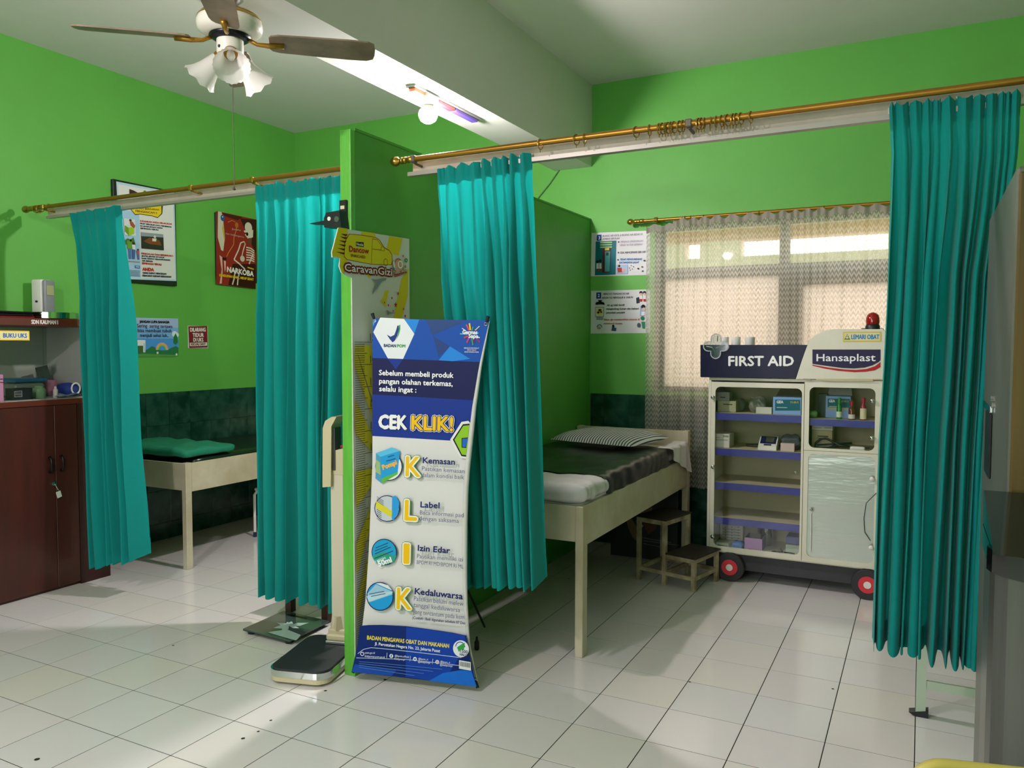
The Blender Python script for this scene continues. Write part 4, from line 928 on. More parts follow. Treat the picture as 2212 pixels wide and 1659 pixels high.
# upper glass case
uc1 = 1.315
MB().box(XL + .008, XL + .02, cw0, uc1, zl + .012, zt).build('back_panel', mat('case_back_grey', 'a0a298', .6), dc)
MB().box(XL + .02, XF - .012, uc1 - .015, uc1, zl + .012, zt).build('side_panel', inn, dc); MB().box(XL + .02, XF - .012, cw0, cw0 + .015, zl + .012, zt).build('side_panel', inn, dc)
MB().box(XL + .02, XF - .03, cw0 + .015, uc1 - .015, zl + .012, zl + .016).build('liner', inn, dc)
MB().box(XL + .008, XF + .006, cw0, uc1 + .02, zt, zt + .046, bev=.003).build('top_board', bw2, dc)
cg = glass('cabinet_glass', (.95, .97, .95), .94)
MB().box(XF - .018, XF - .014, cw0 + .016, .985, zl + .014, zt - .002).build('glass_door', cg, dc); MB().box(XF - .010, XF - .006, .975, uc1 - .016, zl + .014, zt - .002).build('glass_door', cg, dc)
pr = Print((XF + .0065, .5, 1.6), (0, 1, 0), (0, 0, 1)); pr.text('SDN KAUMAN I', 68, 699.5, 125, 700.5, 8.5, 'e8e4e0', bold=.05)
pr.build('print', dc)
pr = Print((XF - .0055, .5, 1.5), (0, 1, 0), (0, 0, 1)); pr.rect(-40, 713, 64, 735.5, 'e8c544'); pr.rect(-36, 715.5, 62, 733.5, 'f2e7a6')
pr.poly([(-8, 732), (1, 732), (-4, 722)], '6a7a3a'); pr.text('BUKU UKS', 7, 729, 58, 729.5, 9, '3f6fc4', bold=.06); pr.build('sticker', dc)
# inside the case
zi = zl + .0165
def obj_box(name, label, cat, x0, x1, y0, y1, z0, z1, m, bev=.002): return tag(MB().box(x0, x1, y0, y1, z0, z1, bev=bev).build(name, m, None), label, cat)
pinkb = mat('pink_card', 'd58fb8', .5)
t = thing('pink_carton', 'tall pink carton at the front of the glass case', 'box', (-1.40, .70, zi)); MB().box(-1.425, -1.375, .655, .755, zi, zi + .155, bev=.002).build('body', pinkb, t)
pr = Print((-1.375, .7, zi), (0, 1, 0), (0, 0, 1)); pr.line([(0, 826), (14, 827)], 2, '4a3040'); pr.line([(0, 819), (6, 819)], 2, '4a3040'); pr.build('print', t)
bb = thing('black_box', 'small black box with a white label beside the pink carton', 'box', (-1.47, .9, zi)); MB().box(-1.51, -1.43, .84, .955, zi, zi + .068, bev=.002).build('body', black_pl, bb)
pr = Print((-1.43, .9, zi), (0, 1, 0), (0, 0, 1)); pr.rect(31, 845, 48, 857, 'a9a9a4'); pr.rect(32, 846, 47, 856, '2a2a2c'); pr.line([(33, 849), (46, 849.3)], 1, 'a9a9a4'); pr.line([(33, 852.5), (46, 852.8)], 1, 'a9a9a4'); pr.build('print', bb)
fb = thing('food_container', 'clear plastic container with a blue lid behind the black box', 'container', (-1.66, 1.07, zi))
mb = MB(); soft(mb, -1.75, -1.57, .93, 1.13, zi, zi + .095, .03, 8); mb.build('tub', mat('cloudy_plastic', '9fa59a', .2, trans=.4), fb, smooth=True); MB().box(-1.755, -1.565, .925, 1.135, zi + .095, zi + .118, bev=.008, seg=2).build('lid', mat('blue_lid', '2f6a94', .35), fb)
tag(MB().lathe([(.034, 0), (.038, .006), (.038, .05), (.032, .062), (.026, .064), (.026, .075), (.0, .075)], (-1.50, 1.035, zi), n=22, cap=False).build('glass_jar', mat('pale_green_glass', '9fc49a', .1, trans=.4, coat=.5), None, angle=50), 'pale green glass jar before the clear container', 'jar')
tag(MB().lathe([(.012, 0), (.014, .003), (.014, .05), (.008, .056), (.008, .07), (0, .07)], (-1.43, 1.095, zi), n=16, cap=False).build('tube_bottle', mat('white_pink_bottle', 'd8c2c4', .4), None, angle=50), 'small white and pink bottle near the glass door edge', 'bottle')
pc = thing('pencil_cup', 'pink pencil cup with a dark mirror card standing behind it', 'cup', (-1.60, 1.20, zi)); MB().lathe([(.036, 0), (.042, .1), (.039, .1), (.034, .004), (0, .004)], (-1.66, 1.205, zi), n=20, cap=False).build('cup', mat('mauve_plastic', '8f5a70', .4), pc, angle=50)
MB().obox((-1.71, 1.20, zi + .125), (.003, 0, 0), (0, .038, .008), (-.006, -.012, .062)).build('card', mat('dark_green_glass', '2f3a30', .2), pc)
hat = thing('fabric_cap', 'blue fabric cap with a white band at the right of the glass case', 'cap', (-1.5, 1.22, zi)); mb = MB(); soft(mb, -1.575, -1.46, 1.18, 1.292, zi, zi + .085, .045, 10, .012, 14); mb.build('crown', mat('blue_cap_cloth', '17267a', .8), hat, smooth=True)
MB().tube([(-1.458 + .0*math.cos(i*PI/8), 1.245 + .028*math.cos(i*PI/8), zi + .05 + .034*math.sin(i*PI/8)) for i in range(16)], .005, 6, closed=True).build('band', white_pl, hat)
pp = MB().grid(lambda s, t: Vector((-1.445 + .085*t, 1.08 + .16*s, zi + .012 + .012*math.sin(s*7)*math.sin(t*5 + 1) + .018*s*(1 - s))), 14, 10)
tag(pp.build('paper_sachet', mat('white_blue_sachet', 'a9b4c4', .5, c2='41599a', vscale=26), None, smooth=True), 'crumpled white and blue sachet in front of the blue cap', 'sachet')
# on top of the case
zT = zt + .0465
el = thing('emergency_lamp', 'grey and white emergency lamp standing on the brown cabinet', 'lamp', (-1.745, 1.235, zT), .25)
mb = MB(); mb.box(-.055, .028, -.045, .045, .0, .262, bev=.012, seg=3).build('body', white_pl, el, local=True, angle=40)
MB().box(.028, .05, -.043, .043, .004, .258, bev=.01, seg=3).build('front', mat('grey_plastic', '85868c', .4), el, local=True, angle=40)
MB().box(.05, .054, -.028, .028, .16, .225, bev=.002).build('reflector', mat('yellowed_reflector', 'bfb98f', .2, .3), el, local=True)
MB().lathe([(.007, 0), (.007, .008)], (-.01, -.045, .12), (0, -1, 0), 10).build('button', black_pl, el, local=True)
tin = thing('mirror_tin', 'round mirror finished tin tray on the cabinet edge', 'tray', (-1.5, 1.17, zT))
MB().lathe([(.0, .002), (.150, .002), (.153, .004), (.155, .04), (.152, .042), (.149, .04), (.148, .006), (0, .006)], (-1.515, 1.135, zT), n=48, cap=False).build('tray', chrome, tin, angle=40)
for i, (zz, c, lb_, n_) in enumerate(((.0, '7a1a1c', 'dark red folder at the bottom of the folder pile', 'red_folder'), (.012, '15151a', 'black folder in the middle of the folder pile', 'black_folder'), (.026, '101014', 'topmost black folder on the brown cabinet', 'black_folder'))):
    obj_box(n_, lb_, 'folder', -1.72 + .01*i, -1.40 + .008*i, .45 + .02*i, .96 - .012*i, zT + zz + .0005, zT + zz + .0115, flat(c, .35))

# ================================================================== pictures on the left wall
def wall_board(name, label, cat, px0, py0, px1, py1, th, edge, group=None):
    a = at(px0, py0, x=XL + th); b = at(px1, py1, x=XL + th)
    t = thing(name, label, cat, (XL, (a.y + b.y)/2, (a.z + b.z)/2), 0, group)
    MB().box(XL + .0004, XL + th, a.y, b.y, b.z, a.z, bev=min(.003, th*.2)).build('board', edge, t)
    return t, Print((XL + th + .0005, a.y, b.z), (0, 1, 0), (0, 0, 1)), a, b
blk = mat('black_frame', '1c1e1a', .35)
t, p, a, b = wall_board('framed_poster', 'black framed health poster about dengue fever on the left wall', 'poster', 244, 386, 383, 618, .028, blk)
def Z(x, y): return (240 + x*.1567, 380 + y*.1567)
def Zt(p, txt, x0, y0, x1, y1, cap, c, **k): q0, q1 = Z(x0, y0), Z(x1, y1); p.text(txt, *q0, *q1, cap*.1567, c, **k)
p.poly([Z(70, 75), Z(870, 230), Z(900, 1450), Z(150, 1420)], 'b7d4e2'); p.poly([Z(95, 115), Z(850, 250), Z(885, 1425), Z(180, 1400)], 'dfe0da'); p.poly([Z(100, 460), Z(385, 500), Z(410, 1405), Z(190, 1395)], 'a8cbe4')
p.poly([Z(250, 180), Z(310, 200), Z(400, 250), Z(250, 260)], '4a2a2c'); p.disc(*Z(465, 225), 4, '6f8a4a')
p.poly([Z(262, 458), Z(330, 540), Z(400, 532), Z(560, 555), Z(640, 582), Z(705, 522), Z(715, 380), Z(690, 372), Z(320, 330)], '3a3024'); p.poly([Z(272, 455), Z(332, 528), Z(400, 522), Z(560, 545), Z(640, 570), Z(694, 515), Z(690, 385), Z(320, 340)], 'e9cf2e')
Zt(p, 'DEMAM BERDARAH', 312, 455, 660, 478, 24, '8a5a20', bold=.08); Zt(p, 'MENGANCAM !!', 335, 495, 632, 527, 26, '8a5a20', bold=.08)
for txt, x0_, y0_, x1_, y1_, cap, c in (('SUDAHKAN ANDA MELAKUKAN', 397, 632, 835, 675, 22, 'c03a2c'), ('PIKET BERGILIR DAN MEMERIKSA', 398, 664, 832, 714, 18, '2a2e4a'), ('DI LINGKUNGAN ANDA', 400, 698, 708, 730, 18, '2a2e4a'), ('SEMINGGU SEKALI', 400, 731, 650, 754, 18, '2a2e4a'),
        ('PERIKSALAH DAN BERSIHKAN !', 415, 1080, 850, 1115, 22, 'c03a2c'), ('JENTIK-JENTIK NYAMUK', 415, 1112, 733, 1135, 18, '2a2e4a'), ('DARI TEMPAT PENAMPUNGAN', 418, 1146, 808, 1170, 18, '2a2e4a'), ('AIR BERSIH', 420, 1178, 570, 1188, 18, '2a2e4a'), ('SEMINGGU SEKALI', 420, 1216, 690, 1234, 24, 'c03a2c'), ('ANDA', 428, 1306, 585, 1314, 42, 'c03a2c'), ('YANG DAPAT MENCEGAH', 428, 1347, 755, 1362, 22, '2a2e4a'), ('PENYAKIT DEMAM BERDARAH', 430, 1386, 822, 1402, 22, '2a2e4a')):
    Zt(p, txt, x0_, y0_, x1_, y1_, cap, c, bold=.09)
p.poly([Z(405, 776), Z(712, 806), Z(720, 1026), Z(412, 1000)], '33392c'); p.poly([Z(405, 776), Z(712, 806), Z(713, 850), Z(407, 830)], '8f9aa0'); p.poly([Z(440, 900), Z(520, 850), Z(660, 890), Z(690, 960), Z(520, 940)], '7a4a2a'); p.disc(*Z(595, 840), 3, 'd8cdb8'); p.poly([Z(560, 860), Z(620, 865), Z(610, 905), Z(560, 900)], 'd6d2c6')
p.poly([Z(165, 585), Z(320, 600), Z(335, 830), Z(180, 815)], 'd9dde0'); p.poly([Z(178, 680), Z(232, 715), Z(238, 828), Z(180, 765)], '6f9a2a'); p.poly([Z(232, 715), Z(314, 700), Z(310, 800), Z(238, 828)], '9cc43a'); p.poly([Z(178, 680), Z(250, 670), Z(314, 700), Z(232, 715)], 'cfd6cf'); p.poly([Z(245, 640), Z(285, 630), Z(325, 690), Z(310, 725), Z(262, 690)], 'a5573a'); p.disc(*Z(258, 615), 3.2, '5a3a2a')
p.poly([Z(135, 945), Z(148, 850), Z(165, 900), Z(220, 860), Z(260, 880), Z(300, 845), Z(330, 950)], '4f7a42'); p.poly([Z(212, 890), Z(275, 895), Z(280, 1005), Z(215, 1005)], '6fa03a'); p.poly([Z(228, 1005), Z(274, 1005), Z(272, 1145), Z(238, 1145)], '5a78b0'); p.poly([Z(278, 945), Z(320, 952), Z(328, 1020), Z(285, 1010)], 'e4e4e0'); p.poly([Z(282, 1015), Z(326, 1020), Z(318, 1148), Z(286, 1146)], '4a6aa4'); p.poly([Z(345, 1030), Z(378, 1032), Z(382, 1155), Z(358, 1152)], '6a6a9a'); p.poly([Z(340, 1030), Z(376, 1030), Z(374, 1085), Z(350, 1085)], 'b5645a'); p.disc(*Z(260, 890), 2.8, '2a2620'); p.disc(*Z(300, 930), 2.6, '2a2620'); p.disc(*Z(362, 1018), 2.2, '5a3a2a')
p.line([Z(160, 1170), Z(388, 1190)], 1.6, '9a8a6a'); p.rect(*Z(322, 1235), *Z(388, 1275), '2f5aa0'); p.rect(*Z(330, 1243), *Z(380, 1266), 'a8cbe4')
for k in range(5): p.line([Z(195 + 12*k % 50, 1295 + 18*k), Z(390, 1312 + 18*k)], 1, '6f8aa6')
p.build('print', t)
t, p, a, b = wall_board('framed_poster', 'red anti drug poster with a skeleton, beside the curtain on the left wall', 'poster', 466, 458, 556, 612, .02, blk)
def Z(x, y): return (440 + x*.1206, 440 + y*.1206)
p.poly([Z(228, 130), Z(945, 285), Z(930, 1525), Z(222, 1440)], '8f2b20'); p.poly([Z(650, 260), Z(945, 290), Z(935, 900), Z(780, 560)], '3a1a14'); p.poly([Z(520, 1080), Z(930, 1080), Z(930, 1525), Z(440, 1460)], '3a1410'); p.poly([Z(320, 160), Z(700, 240), Z(600, 300), Z(380, 220)], '4a2018')
p.poly([Z(255, 135), Z(320, 150), Z(350, 310), Z(380, 600), Z(350, 850), Z(310, 830), Z(250, 600)], 'cfc7ae'); p.poly([Z(345, 330), Z(380, 600), Z(365, 640), Z(330, 450)], 'b5a83a'); p.disc(*Z(337, 255), 5.5, '1f5a9a', sy=1.25); p.disc(*Z(337, 235), 1.6, 'd0d8de')
p.poly([Z(280, 920), Z(330, 960), Z(340, 1200), Z(320, 1430), Z(285, 1430), Z(320, 1180)], 'd9a8a0'); p.poly([Z(330, 965), Z(408, 968), Z(405, 1010), Z(335, 1005)], '2a1414'); p.poly([Z(360, 1020), Z(395, 1030), Z(390, 1180), Z(375, 1230)], 'd9b0a4')
p.line([Z(430, 330), Z(510, 300), Z(565, 330)], 1.2, 'd0844a'); p.line([Z(590, 360), Z(575, 500), Z(540, 600), Z(535, 730), Z(440, 880), Z(410, 950)], 1.6, 'd88a3a'); p.disc(*Z(590, 385), 5, 'b5682a', sy=1.2)
bone = 'd8cdbb'
p.disc(*Z(800, 430), 10.5, bone, sy=1.1); p.poly([Z(715, 480), Z(885, 470), Z(880, 600), Z(800, 640), Z(740, 560)], bone); p.disc(*Z(775, 545), 3.6, '2a1410', sy=1.1); p.disc(*Z(740, 530), 2, '2a1410'); p.poly([Z(790, 620), Z(860, 610), Z(850, 740), Z(800, 720)], '6a4434')
for k in range(6): p.line([Z(760, 780 + 45*k), Z(840, 800 + 42*k), Z(905, 850 + 38*k)], 2.6, bone)
p.line([Z(660, 700), Z(620, 830), Z(540, 1000)], 3, bone); p.line([Z(540, 1000), Z(640, 1080), Z(740, 1180)], 3, bone); p.line([Z(740, 720), Z(700, 850), Z(680, 950)], 2.4, bone); p.disc(*Z(690, 985), 6.5, 'c9bcaa'); p.line([Z(880, 900), Z(810, 1080)], 3, bone); p.line([Z(560, 1200), Z(540, 1350), Z(510, 1450)], 3.4, bone); p.line([Z(640, 1200), Z(610, 1350), Z(600, 1460)], 3.4, bone); p.line([Z(660, 700), Z(720, 680), Z(740, 720)], 2.4, bone)
p.text('NARKOBA', *Z(415, 1220), *Z(888, 1305), 11, 'ece6dc', bold=.07); p.text('HINDARI', *Z(790, 1150), *Z(892, 1180), 4, 'c9a02e', shear=.3) if False else p.line([Z(780, 1140), Z(892, 1175)], 3, 'c9a02e')
p.text('KEHIDUPAN TETAP SAE, SETAP SEMUA' if False else 'KEHIDUPAN SEHAT, HIDUP SEHAT', *Z(278, 1300), *Z(888, 1378), 5, 'e0b81f', bold=.1)
p.text('Jauhi', *Z(495, 462), *Z(655, 492), 3.6, 'cfa8a0'); p.text('dan keluargamu', *Z(385, 545), *Z(715, 612), 3.6, 'cfa8a0')
p.build('print', t)
t, p, a, b = wall_board('paper_poster', 'blue cartoon landscape poster reading jangan lupa bahagia', 'poster', 282, 687, 384.5, 770, .003, flat('dfe4e8'))
def Z(x, y): return (270 + x*.0904, 670 + y*.0904)
p.poly([Z(135, 175), Z(1270, 200), Z(1275, 1105), Z(130, 1120)], 'a9bde0'); p.poly([Z(132, 420), Z(1272, 420), Z(1275, 1105), Z(130, 1120)], '7fb0e4'); p.poly([Z(132, 680), Z(1273, 680), Z(1275, 1105), Z(130, 1120)], '4f9ae0')
p.disc(*Z(1185, 570), 6.5, 'dfe9f2'); p.disc(*Z(1240, 590), 5, 'dfe9f2'); p.disc(*Z(235, 655), 2.5, 'dfe9f2')
p.poly([Z(130, 1120), Z(130, 950), Z(250, 900), Z(480, 960), Z(560, 920), Z(640, 860), Z(700, 880), Z(760, 930), Z(850, 960), Z(1000, 960), Z(1100, 900), Z(1220, 860), Z(1275, 900), Z(1275, 1110)], '2f7a4a'); p.poly([Z(130, 1120), Z(130, 1060), Z(480, 1040), Z(1275, 1070), Z(1275, 1110)], '5a9a4a')
for c_, r_ in (('e09ab0', 16), ('e0c04a', 13.5), ('8fc44a', 11)): p.disc(*Z(885, 950), r_, c_, a0=0, a1=PI, rin=r_ - 2.6, n=20)
p.poly([Z(178, 540), Z(215, 620), Z(235, 720), Z(200, 830), Z(150, 820), Z(135, 640)], '2c7a3a'); p.poly([Z(1205, 550), Z(1255, 650), Z(1262, 770), Z(1210, 830), Z(1150, 780), Z(1160, 640)], '2c7a3a')
p.poly([Z(280, 710), Z(485, 715), Z(485, 1000), Z(300, 1000)], 'e9ece8'); p.poly([Z(300, 850), Z(430, 850), Z(430, 1010), Z(300, 1010)], '4a6a3a'); p.poly([Z(205, 800), Z(280, 800), Z(292, 1080), Z(195, 1080)], 'a9b4e0'); p.rect(*Z(190, 762), *Z(300, 805), '7a2430'); p.rect(*Z(435, 790), *Z(480, 1010), 'c9d4dc')
for x_, y_ in ((775, 1020), (1228, 1058), (150, 1045)): p.star(*Z(x_, y_), 3.6, 'eef2ee', n=5, rin=.5)
p.text('JANGAN LUPA BAHAGIA', *Z(345, 300), *Z(1058, 315), 5, '14161c', bold=.1)
for txt, x0_, y0_, x1_, y1_ in (('Sering  sering tertawa', 285, 412, 1128, 428), ('bisa membuat tubuh', 302, 525, 1105, 532), ('menjadi sehat loh..', 355, 640, 1035, 643)): p.text(txt, *Z(x0_, y0_), *Z(x1_, y1_), 7.6, '22354a', bold=.02)
p.build('print', t)
t, p, a, b = wall_board('paper_sign', 'small dark red sign reading dilarang tidur di UKS', 'sign', 405.5, 703.5, 449.5, 752, .003, flat('dcd9c9'))
p.poly([Z(1512, 385), Z(1965, 380), Z(1975, 892), Z(1535, 903)], '7d2430')
for txt, x0_, y0_, x1_, y1_, cap in (('DILARANG', 1560, 512, 1925, 508, 88), ('TIDUR', 1618, 638, 1880, 636, 86), ('DI UKS', 1635, 750, 1868, 748, 84)): p.text(txt, *Z(x0_, y0_), *Z(x1_, y1_), cap*.0904, 'e9e4dc', bold=.06)
p.poly([Z(1545, 780), Z(1955, 768), Z(1958, 848), Z(1550, 862)], 'e2ddd4'); p.text('KECUALI SAKIT', *Z(1580, 842), *Z(1925, 832), 50*.0904, '7d2430', bold=.08); p.build('print', t)

# ================================================================== paper notices on the back wall
def Z(x, y): return (1260 + x*.1507, 490 + y*.1507)
sheets = []
def back_paper(label, q):
    a = at(*q[0], y=YB - .002); b = at(*q[2], y=YB - .002)
    t = thing('paper_notice', label, 'poster', ((a.x + b.x)/2, YB, (a.z + b.z)/2), 0, 'paper notices by the window')
    sheets.append(MB().prism([at(*k, y=YB - .0012) for k in q], (0, .0009, 0), flat('d9dadb', .35)))
    return t, Print((a.x, YB - .0015, b.z), (1, 0, 0), (0, 0, 1), rough=.35)
t, p = back_paper('upper white notice numbered three beside the lace curtain', [Z(120, 88), (1404, 498), (1404, 594), Z(106, 710)])
p.poly([Z(195, 115), Z(262, 112), Z(260, 198), Z(192, 200)], '1c3f86'); p.text('3', *Z(218, 180), *Z(238, 180), 42*.1507, 'e2e6ee', bold=.06); p.poly([Z(178, 210), Z(476, 196), Z(464, 684), Z(166, 695)], '0e6b76')
p.text('BUANG AIR KECIL & BUANG AIR BESAR DI', *Z(277, 145), *Z(850, 118), 26*.1507, '7a6a80', shear=.2, bold=.03); p.text('JAMBAN SEKOLAH', *Z(274, 188), *Z(522, 178), 26*.1507, '7a6a80', shear=.2, bold=.03)
for q, txt, x0_, y0_, x1_, y1_, c in (((508, 218), 'MENJAGA LINGKUNGAN', 535, 228, 860, 215, 'b3a9b8'), (None, 'SEHAT & TDK BERBAU', 525, 275, 850, 262, 'b3a9b8'), ((505, 370), 'TDK MENCEMARI SBR AIR', 528, 385, 892, 372, '6a6670'), ((500, 474), 'TIDAK MENGUNDANG', 528, 480, 845, 476, '2f78c0'), (None, 'DATANGNYA LALAT', 516, 525, 800, 522, '2f78c0')):
    if q: p.disc(*Z(*q), 1.8, '2a3a5a', n=10)
    p.text(txt, *Z(x0_, y0_), *Z(x1_, y1_), 26*.1507, c, shear=.25, bold=.05)
p.poly([Z(280, 300), Z(398, 310), Z(382, 650), Z(275, 660)], '5a2420'); p.poly([Z(315, 350), Z(390, 352), Z(378, 640), Z(310, 645)], '4a9aa0'); p.poly([Z(330, 370), Z(365, 370), Z(364, 412), Z(328, 412)], '2a3a3a'); p.rect(*Z(312, 308), *Z(372, 335), 'd9d06a')
for y_ in (222, 256, 290): p.line([Z(245, y_ + 4), Z(415, y_)], 2.6, '9fc47a')
for x_ in (205, 245): p.disc(*Z(x_, 500 - (x_ > 220)*12), 3.2, '161618'); p.poly([Z(x_ - 14, 525), Z(x_ + 18, 520), Z(x_ + 20, 600), Z(x_ - 14, 602)], 'd9dcd8'); p.poly([Z(x_ - 12, 602), Z(x_ + 20, 600), Z(x_ + 16, 630), Z(x_ - 10, 632)], '9a2a2a')
p.poly([Z(478, 545), Z(640, 540), Z(640, 672), Z(480, 675)], 'a9bcd8'); p.disc(*Z(518, 562), 2.6, '161618'); p.poly([Z(490, 590), Z(555, 585), Z(560, 650), Z(500, 655)], 'b03a3a'); p.disc(*Z(580, 625), 4, 'd9a8a4')
for x_, y_, r_ in ((880, 485, 2.6), (790, 600, 2.4), (848, 575, 2.2), (855, 635, 2.2), (690, 555, 1.2), (722, 572, 1.2), (665, 590, 1.2), (705, 605, 1.2), (675, 620, 1.2)): p.disc(*Z(x_, y_), r_, '15161a', n=10, sy=.7)
p.into(sheets[-1]); sheets[-1].build('sheet', None, t)
t, p = back_paper('lower white notice numbered two about washing hands', [Z(112, 918), (1404, 625), (1404, 719.5), Z(106, 1530)])
p.poly([Z(188, 942), Z(258, 940), Z(255, 1028), Z(186, 1030)], '1c3f86'); p.text('2', *Z(210, 1005), *Z(232, 1005), 42*.1507, 'e2e6ee', bold=.06)
for txt, x0_, y0_, x1_, y1_, c in (('MENCUCI TANGAN DG AIR', 285, 975, 655, 970, '5a4a5a'), ('BERSIH YG MENGALIR & SABUN', 268, 1030, 715, 1022, '5a4a5a'), ('Air yg tidak bersih', 338, 1135, 592, 1132, '2c4034'), ('mengandung kuman dan bakteri', 330, 1188, 798, 1184, '2c4034'), ('penyebab penyakit', 328, 1242, 598, 1240, '2c4034'), ('Sabun dpt membersihkan kotoran &', 296, 1342, 808, 1338, 'b0603a'), ('membunuh kuman.', 294, 1397, 562, 1396, 'b0603a')):
    p.text(txt, *Z(x0_, y0_), *Z(x1_, y1_), 25*.1507, c, shear=.25, bold=.05)
p.poly([Z(175, 1118), Z(180, 1085), Z(225, 1070), Z(210, 1050), Z(275, 1048), Z(260, 1070), Z(300, 1085), Z(312, 1118), Z(250, 1112)], '12161a'); p.poly([Z(175, 1150), Z(298, 1148), Z(296, 1288), Z(174, 1290)], '55564a'); p.poly([Z(180, 1156), Z(292, 1154), Z(290, 1282), Z(180, 1284)], 'd5d8c4'); p.disc(*Z(234, 1215), 8, 'd8cf7a'); p.disc(*Z(240, 1195), 3.8, '4a2a20', sy=.7); p.disc(*Z(218, 1228), 3.2, '4a2a20', sy=.8); p.disc(*Z(258, 1222), 2.2, '4a2a20')
for y_ in (1305, 1325): p.line([Z(188, y_), Z(286, y_)], 1.2, '33363a')
p.disc(*Z(235, 1440), 6.2, '2f5a8a', rin=4.6, a0=0, a1=PI, n=14); p.disc(*Z(228, 1450), 4.6, 'b5866a', sy=.6); p.poly([Z(405, 1490), Z(418, 1415), Z(448, 1415), Z(452, 1450), Z(478, 1445), Z(472, 1495)], '2a4a6a'); p.disc(*Z(432, 1420), 2.6, '16181c')
p.poly([Z(760, 1020), Z(800, 1005), Z(812, 1085), Z(765, 1100)], '2a3040')
for x_ in (828, 880): p.disc(*Z(x_, 945), 3.6, '16181c'); p.disc(*Z(x_, 968), 3.0, 'd9b8a4'); p.poly([Z(x_ - 18, 985), Z(x_ + 20, 985), Z(x_ + 22, 1035), Z(x_ - 20, 1035)], 'dfe0e0'); p.poly([Z(x_ - 18, 1035), Z(x_ + 22, 1035), Z(x_ + 18, 1070), Z(x_ - 14, 1070)], 'b02a34')
p.poly([Z(820, 1130), Z(895, 1130), Z(888, 1272), Z(815, 1275)], '9ab0d0'); p.disc(*Z(862, 1145), 4.6, '14161a'); p.disc(*Z(868, 1180), 3.6, 'd9b8a4'); p.poly([Z(838, 1215), Z(888, 1215), Z(886, 1272), Z(835, 1272)], 'e0e4ea')
p.disc(*Z(852, 1310), 4.4, '2a7a5a'); p.poly([Z(835, 1360), Z(888, 1360), Z(886, 1460), Z(850, 1455)], '2a8a62'); p.disc(*Z(800, 1410), 4.2, '55606a', sy=1.2)
p.into(sheets[-1]); sheets[-1].build('sheet', None, t)
# green painted cable running down the back wall
c0, c1 = at(1207, 369, y=YB - .006), at(1166, 424, y=YB - .006)
tag(MB().tube([c0 + Vector((.03, 0, .035)), c0, (c0 + c1)/2 + Vector((.004, 0, -.004)), c1, c1 + (c1 - c0)*.6], .005, 8).build('wall_cable', mat('green_cable', '2f6a2a', .5), None, smooth=True), 'green painted cable running diagonally on the back wall below the beam', 'cable')
# ================================================================== height chart on the partition
XC = 1.0625
hc = thing('height_chart', 'white and yellow height chart board with a van shaped top on the partition', 'height chart', (XC, 1.06, .03))
out = [(731, 492), (884, 516)]
yR = at(884, 516, x=XC + .006).y
P = [at(px, py, x=XC + .006) for px, py in ((731, 492), (884, 516))] + [Vector((XC + .006, yR, .03)), Vector((XC + .006, at(766, 1200, x=XC + .006).y, .03))] + [at(px, py, x=XC + .006) for px, py in ((760, 600), (748, 596), (738, 589), (733, 575), (735, 558), (718, 556), (717, 545))]
MB().prism(P, (-.005, 0, 0)).build('board', mat('chart_board_edge', 'd3d0c6', .5), hc)
p = Print((XC + .0063, 1.0, 1.0), (0, 1, 0), (0, 0, 1), rough=.5)
def Z(x, y): return (700 + x*.1326, 470 + y*.1326)
zb_ = (0, .031)
p.poly([Z(235, 160), Z(385, 182), Z(372, 700), Z(262, 650), Z(135, 625), Z(130, 560)], 'd8c61a'); p.poly([Z(262, 650), Z(372, 700), Z(330, 930), Z(268, 850)], 'd8c61a')
p.poly([Z(612, 222), Z(835, 255), Z(830, 320), Z(600, 300)], 'd8c61a'); p.poly([Z(1062, 300), Z(1278, 340), Z(1215, 620), Z(1010, 560)], 'd8c61a'); p.poly([Z(1375, 820), Z(1362, 1290), Z(1265, 1640), Z(1130, 1640), Z(1260, 1000)], 'd8c61a')
p.poly([Z(680, 900), Z(770, 910), Z(740, 1000), Z(700, 950)], 'd8c61a'); p.poly([Z(985, 1190), Z(1055, 1185), Z(1000, 1455), Z(915, 1360), Z(965, 1280)], 'd8c61a')
p.poly([Z(405, 262), Z(640, 285), Z(840, 320), Z(905, 365), Z(978, 482), Z(1060, 530), Z(1105, 600), Z(1115, 700), Z(1098, 775), Z(770, 765), Z(370, 690), Z(322, 640), Z(330, 400)], '9a3a1a'); p.poly([Z(412, 272), Z(640, 296), Z(836, 330), Z(897, 372), Z(970, 492), Z(1055, 540), Z(1097, 606), Z(1106, 700), Z(1090, 766), Z(770, 756), Z(374, 681), Z(331, 634), Z(340, 405)], 'dcca1c')
p.line([Z(785, 345), Z(770, 755)], 1.3, '9a3a1a'); p.line([Z(785, 345), Z(860, 360), Z(940, 470)], 1.3, '9a3a1a'); p.line([Z(785, 512), Z(925, 530)], 1.3, '9a3a1a'); p.poly([Z(925, 475), Z(982, 480), Z(980, 548), Z(922, 540)], '9a3a1a'); p.poly([Z(931, 482), Z(975, 487), Z(973, 541), Z(929, 534)], 'dcca1c'); p.disc(*Z(1002, 730), 8, '9a3a1a', rin=6.8)
for k, y_ in enumerate((262, 310, 370, 432, 495, 558)): p.poly([Z(270 - 16*k, y_), Z(385 - 11*k, y_ + 12), Z(350 - 6*k, y_ + 45)], '6a1a14')
p.poly([Z(515, 392), Z(560, 398), Z(640, 402), Z(642, 482), Z(515, 465)], '1a1c1a'); p.text('Nestle', *Z(525, 452), *Z(632, 466), 6, 'd8d8d0', bold=.04)
p.text('Dancow', *Z(405, 552), *Z(722, 590), 92*.1326, 'b5202c', bold=.05); p.text('ENRICHED', *Z(430, 638), *Z(665, 668), 44*.1326, '8a1a20', bold=.03)
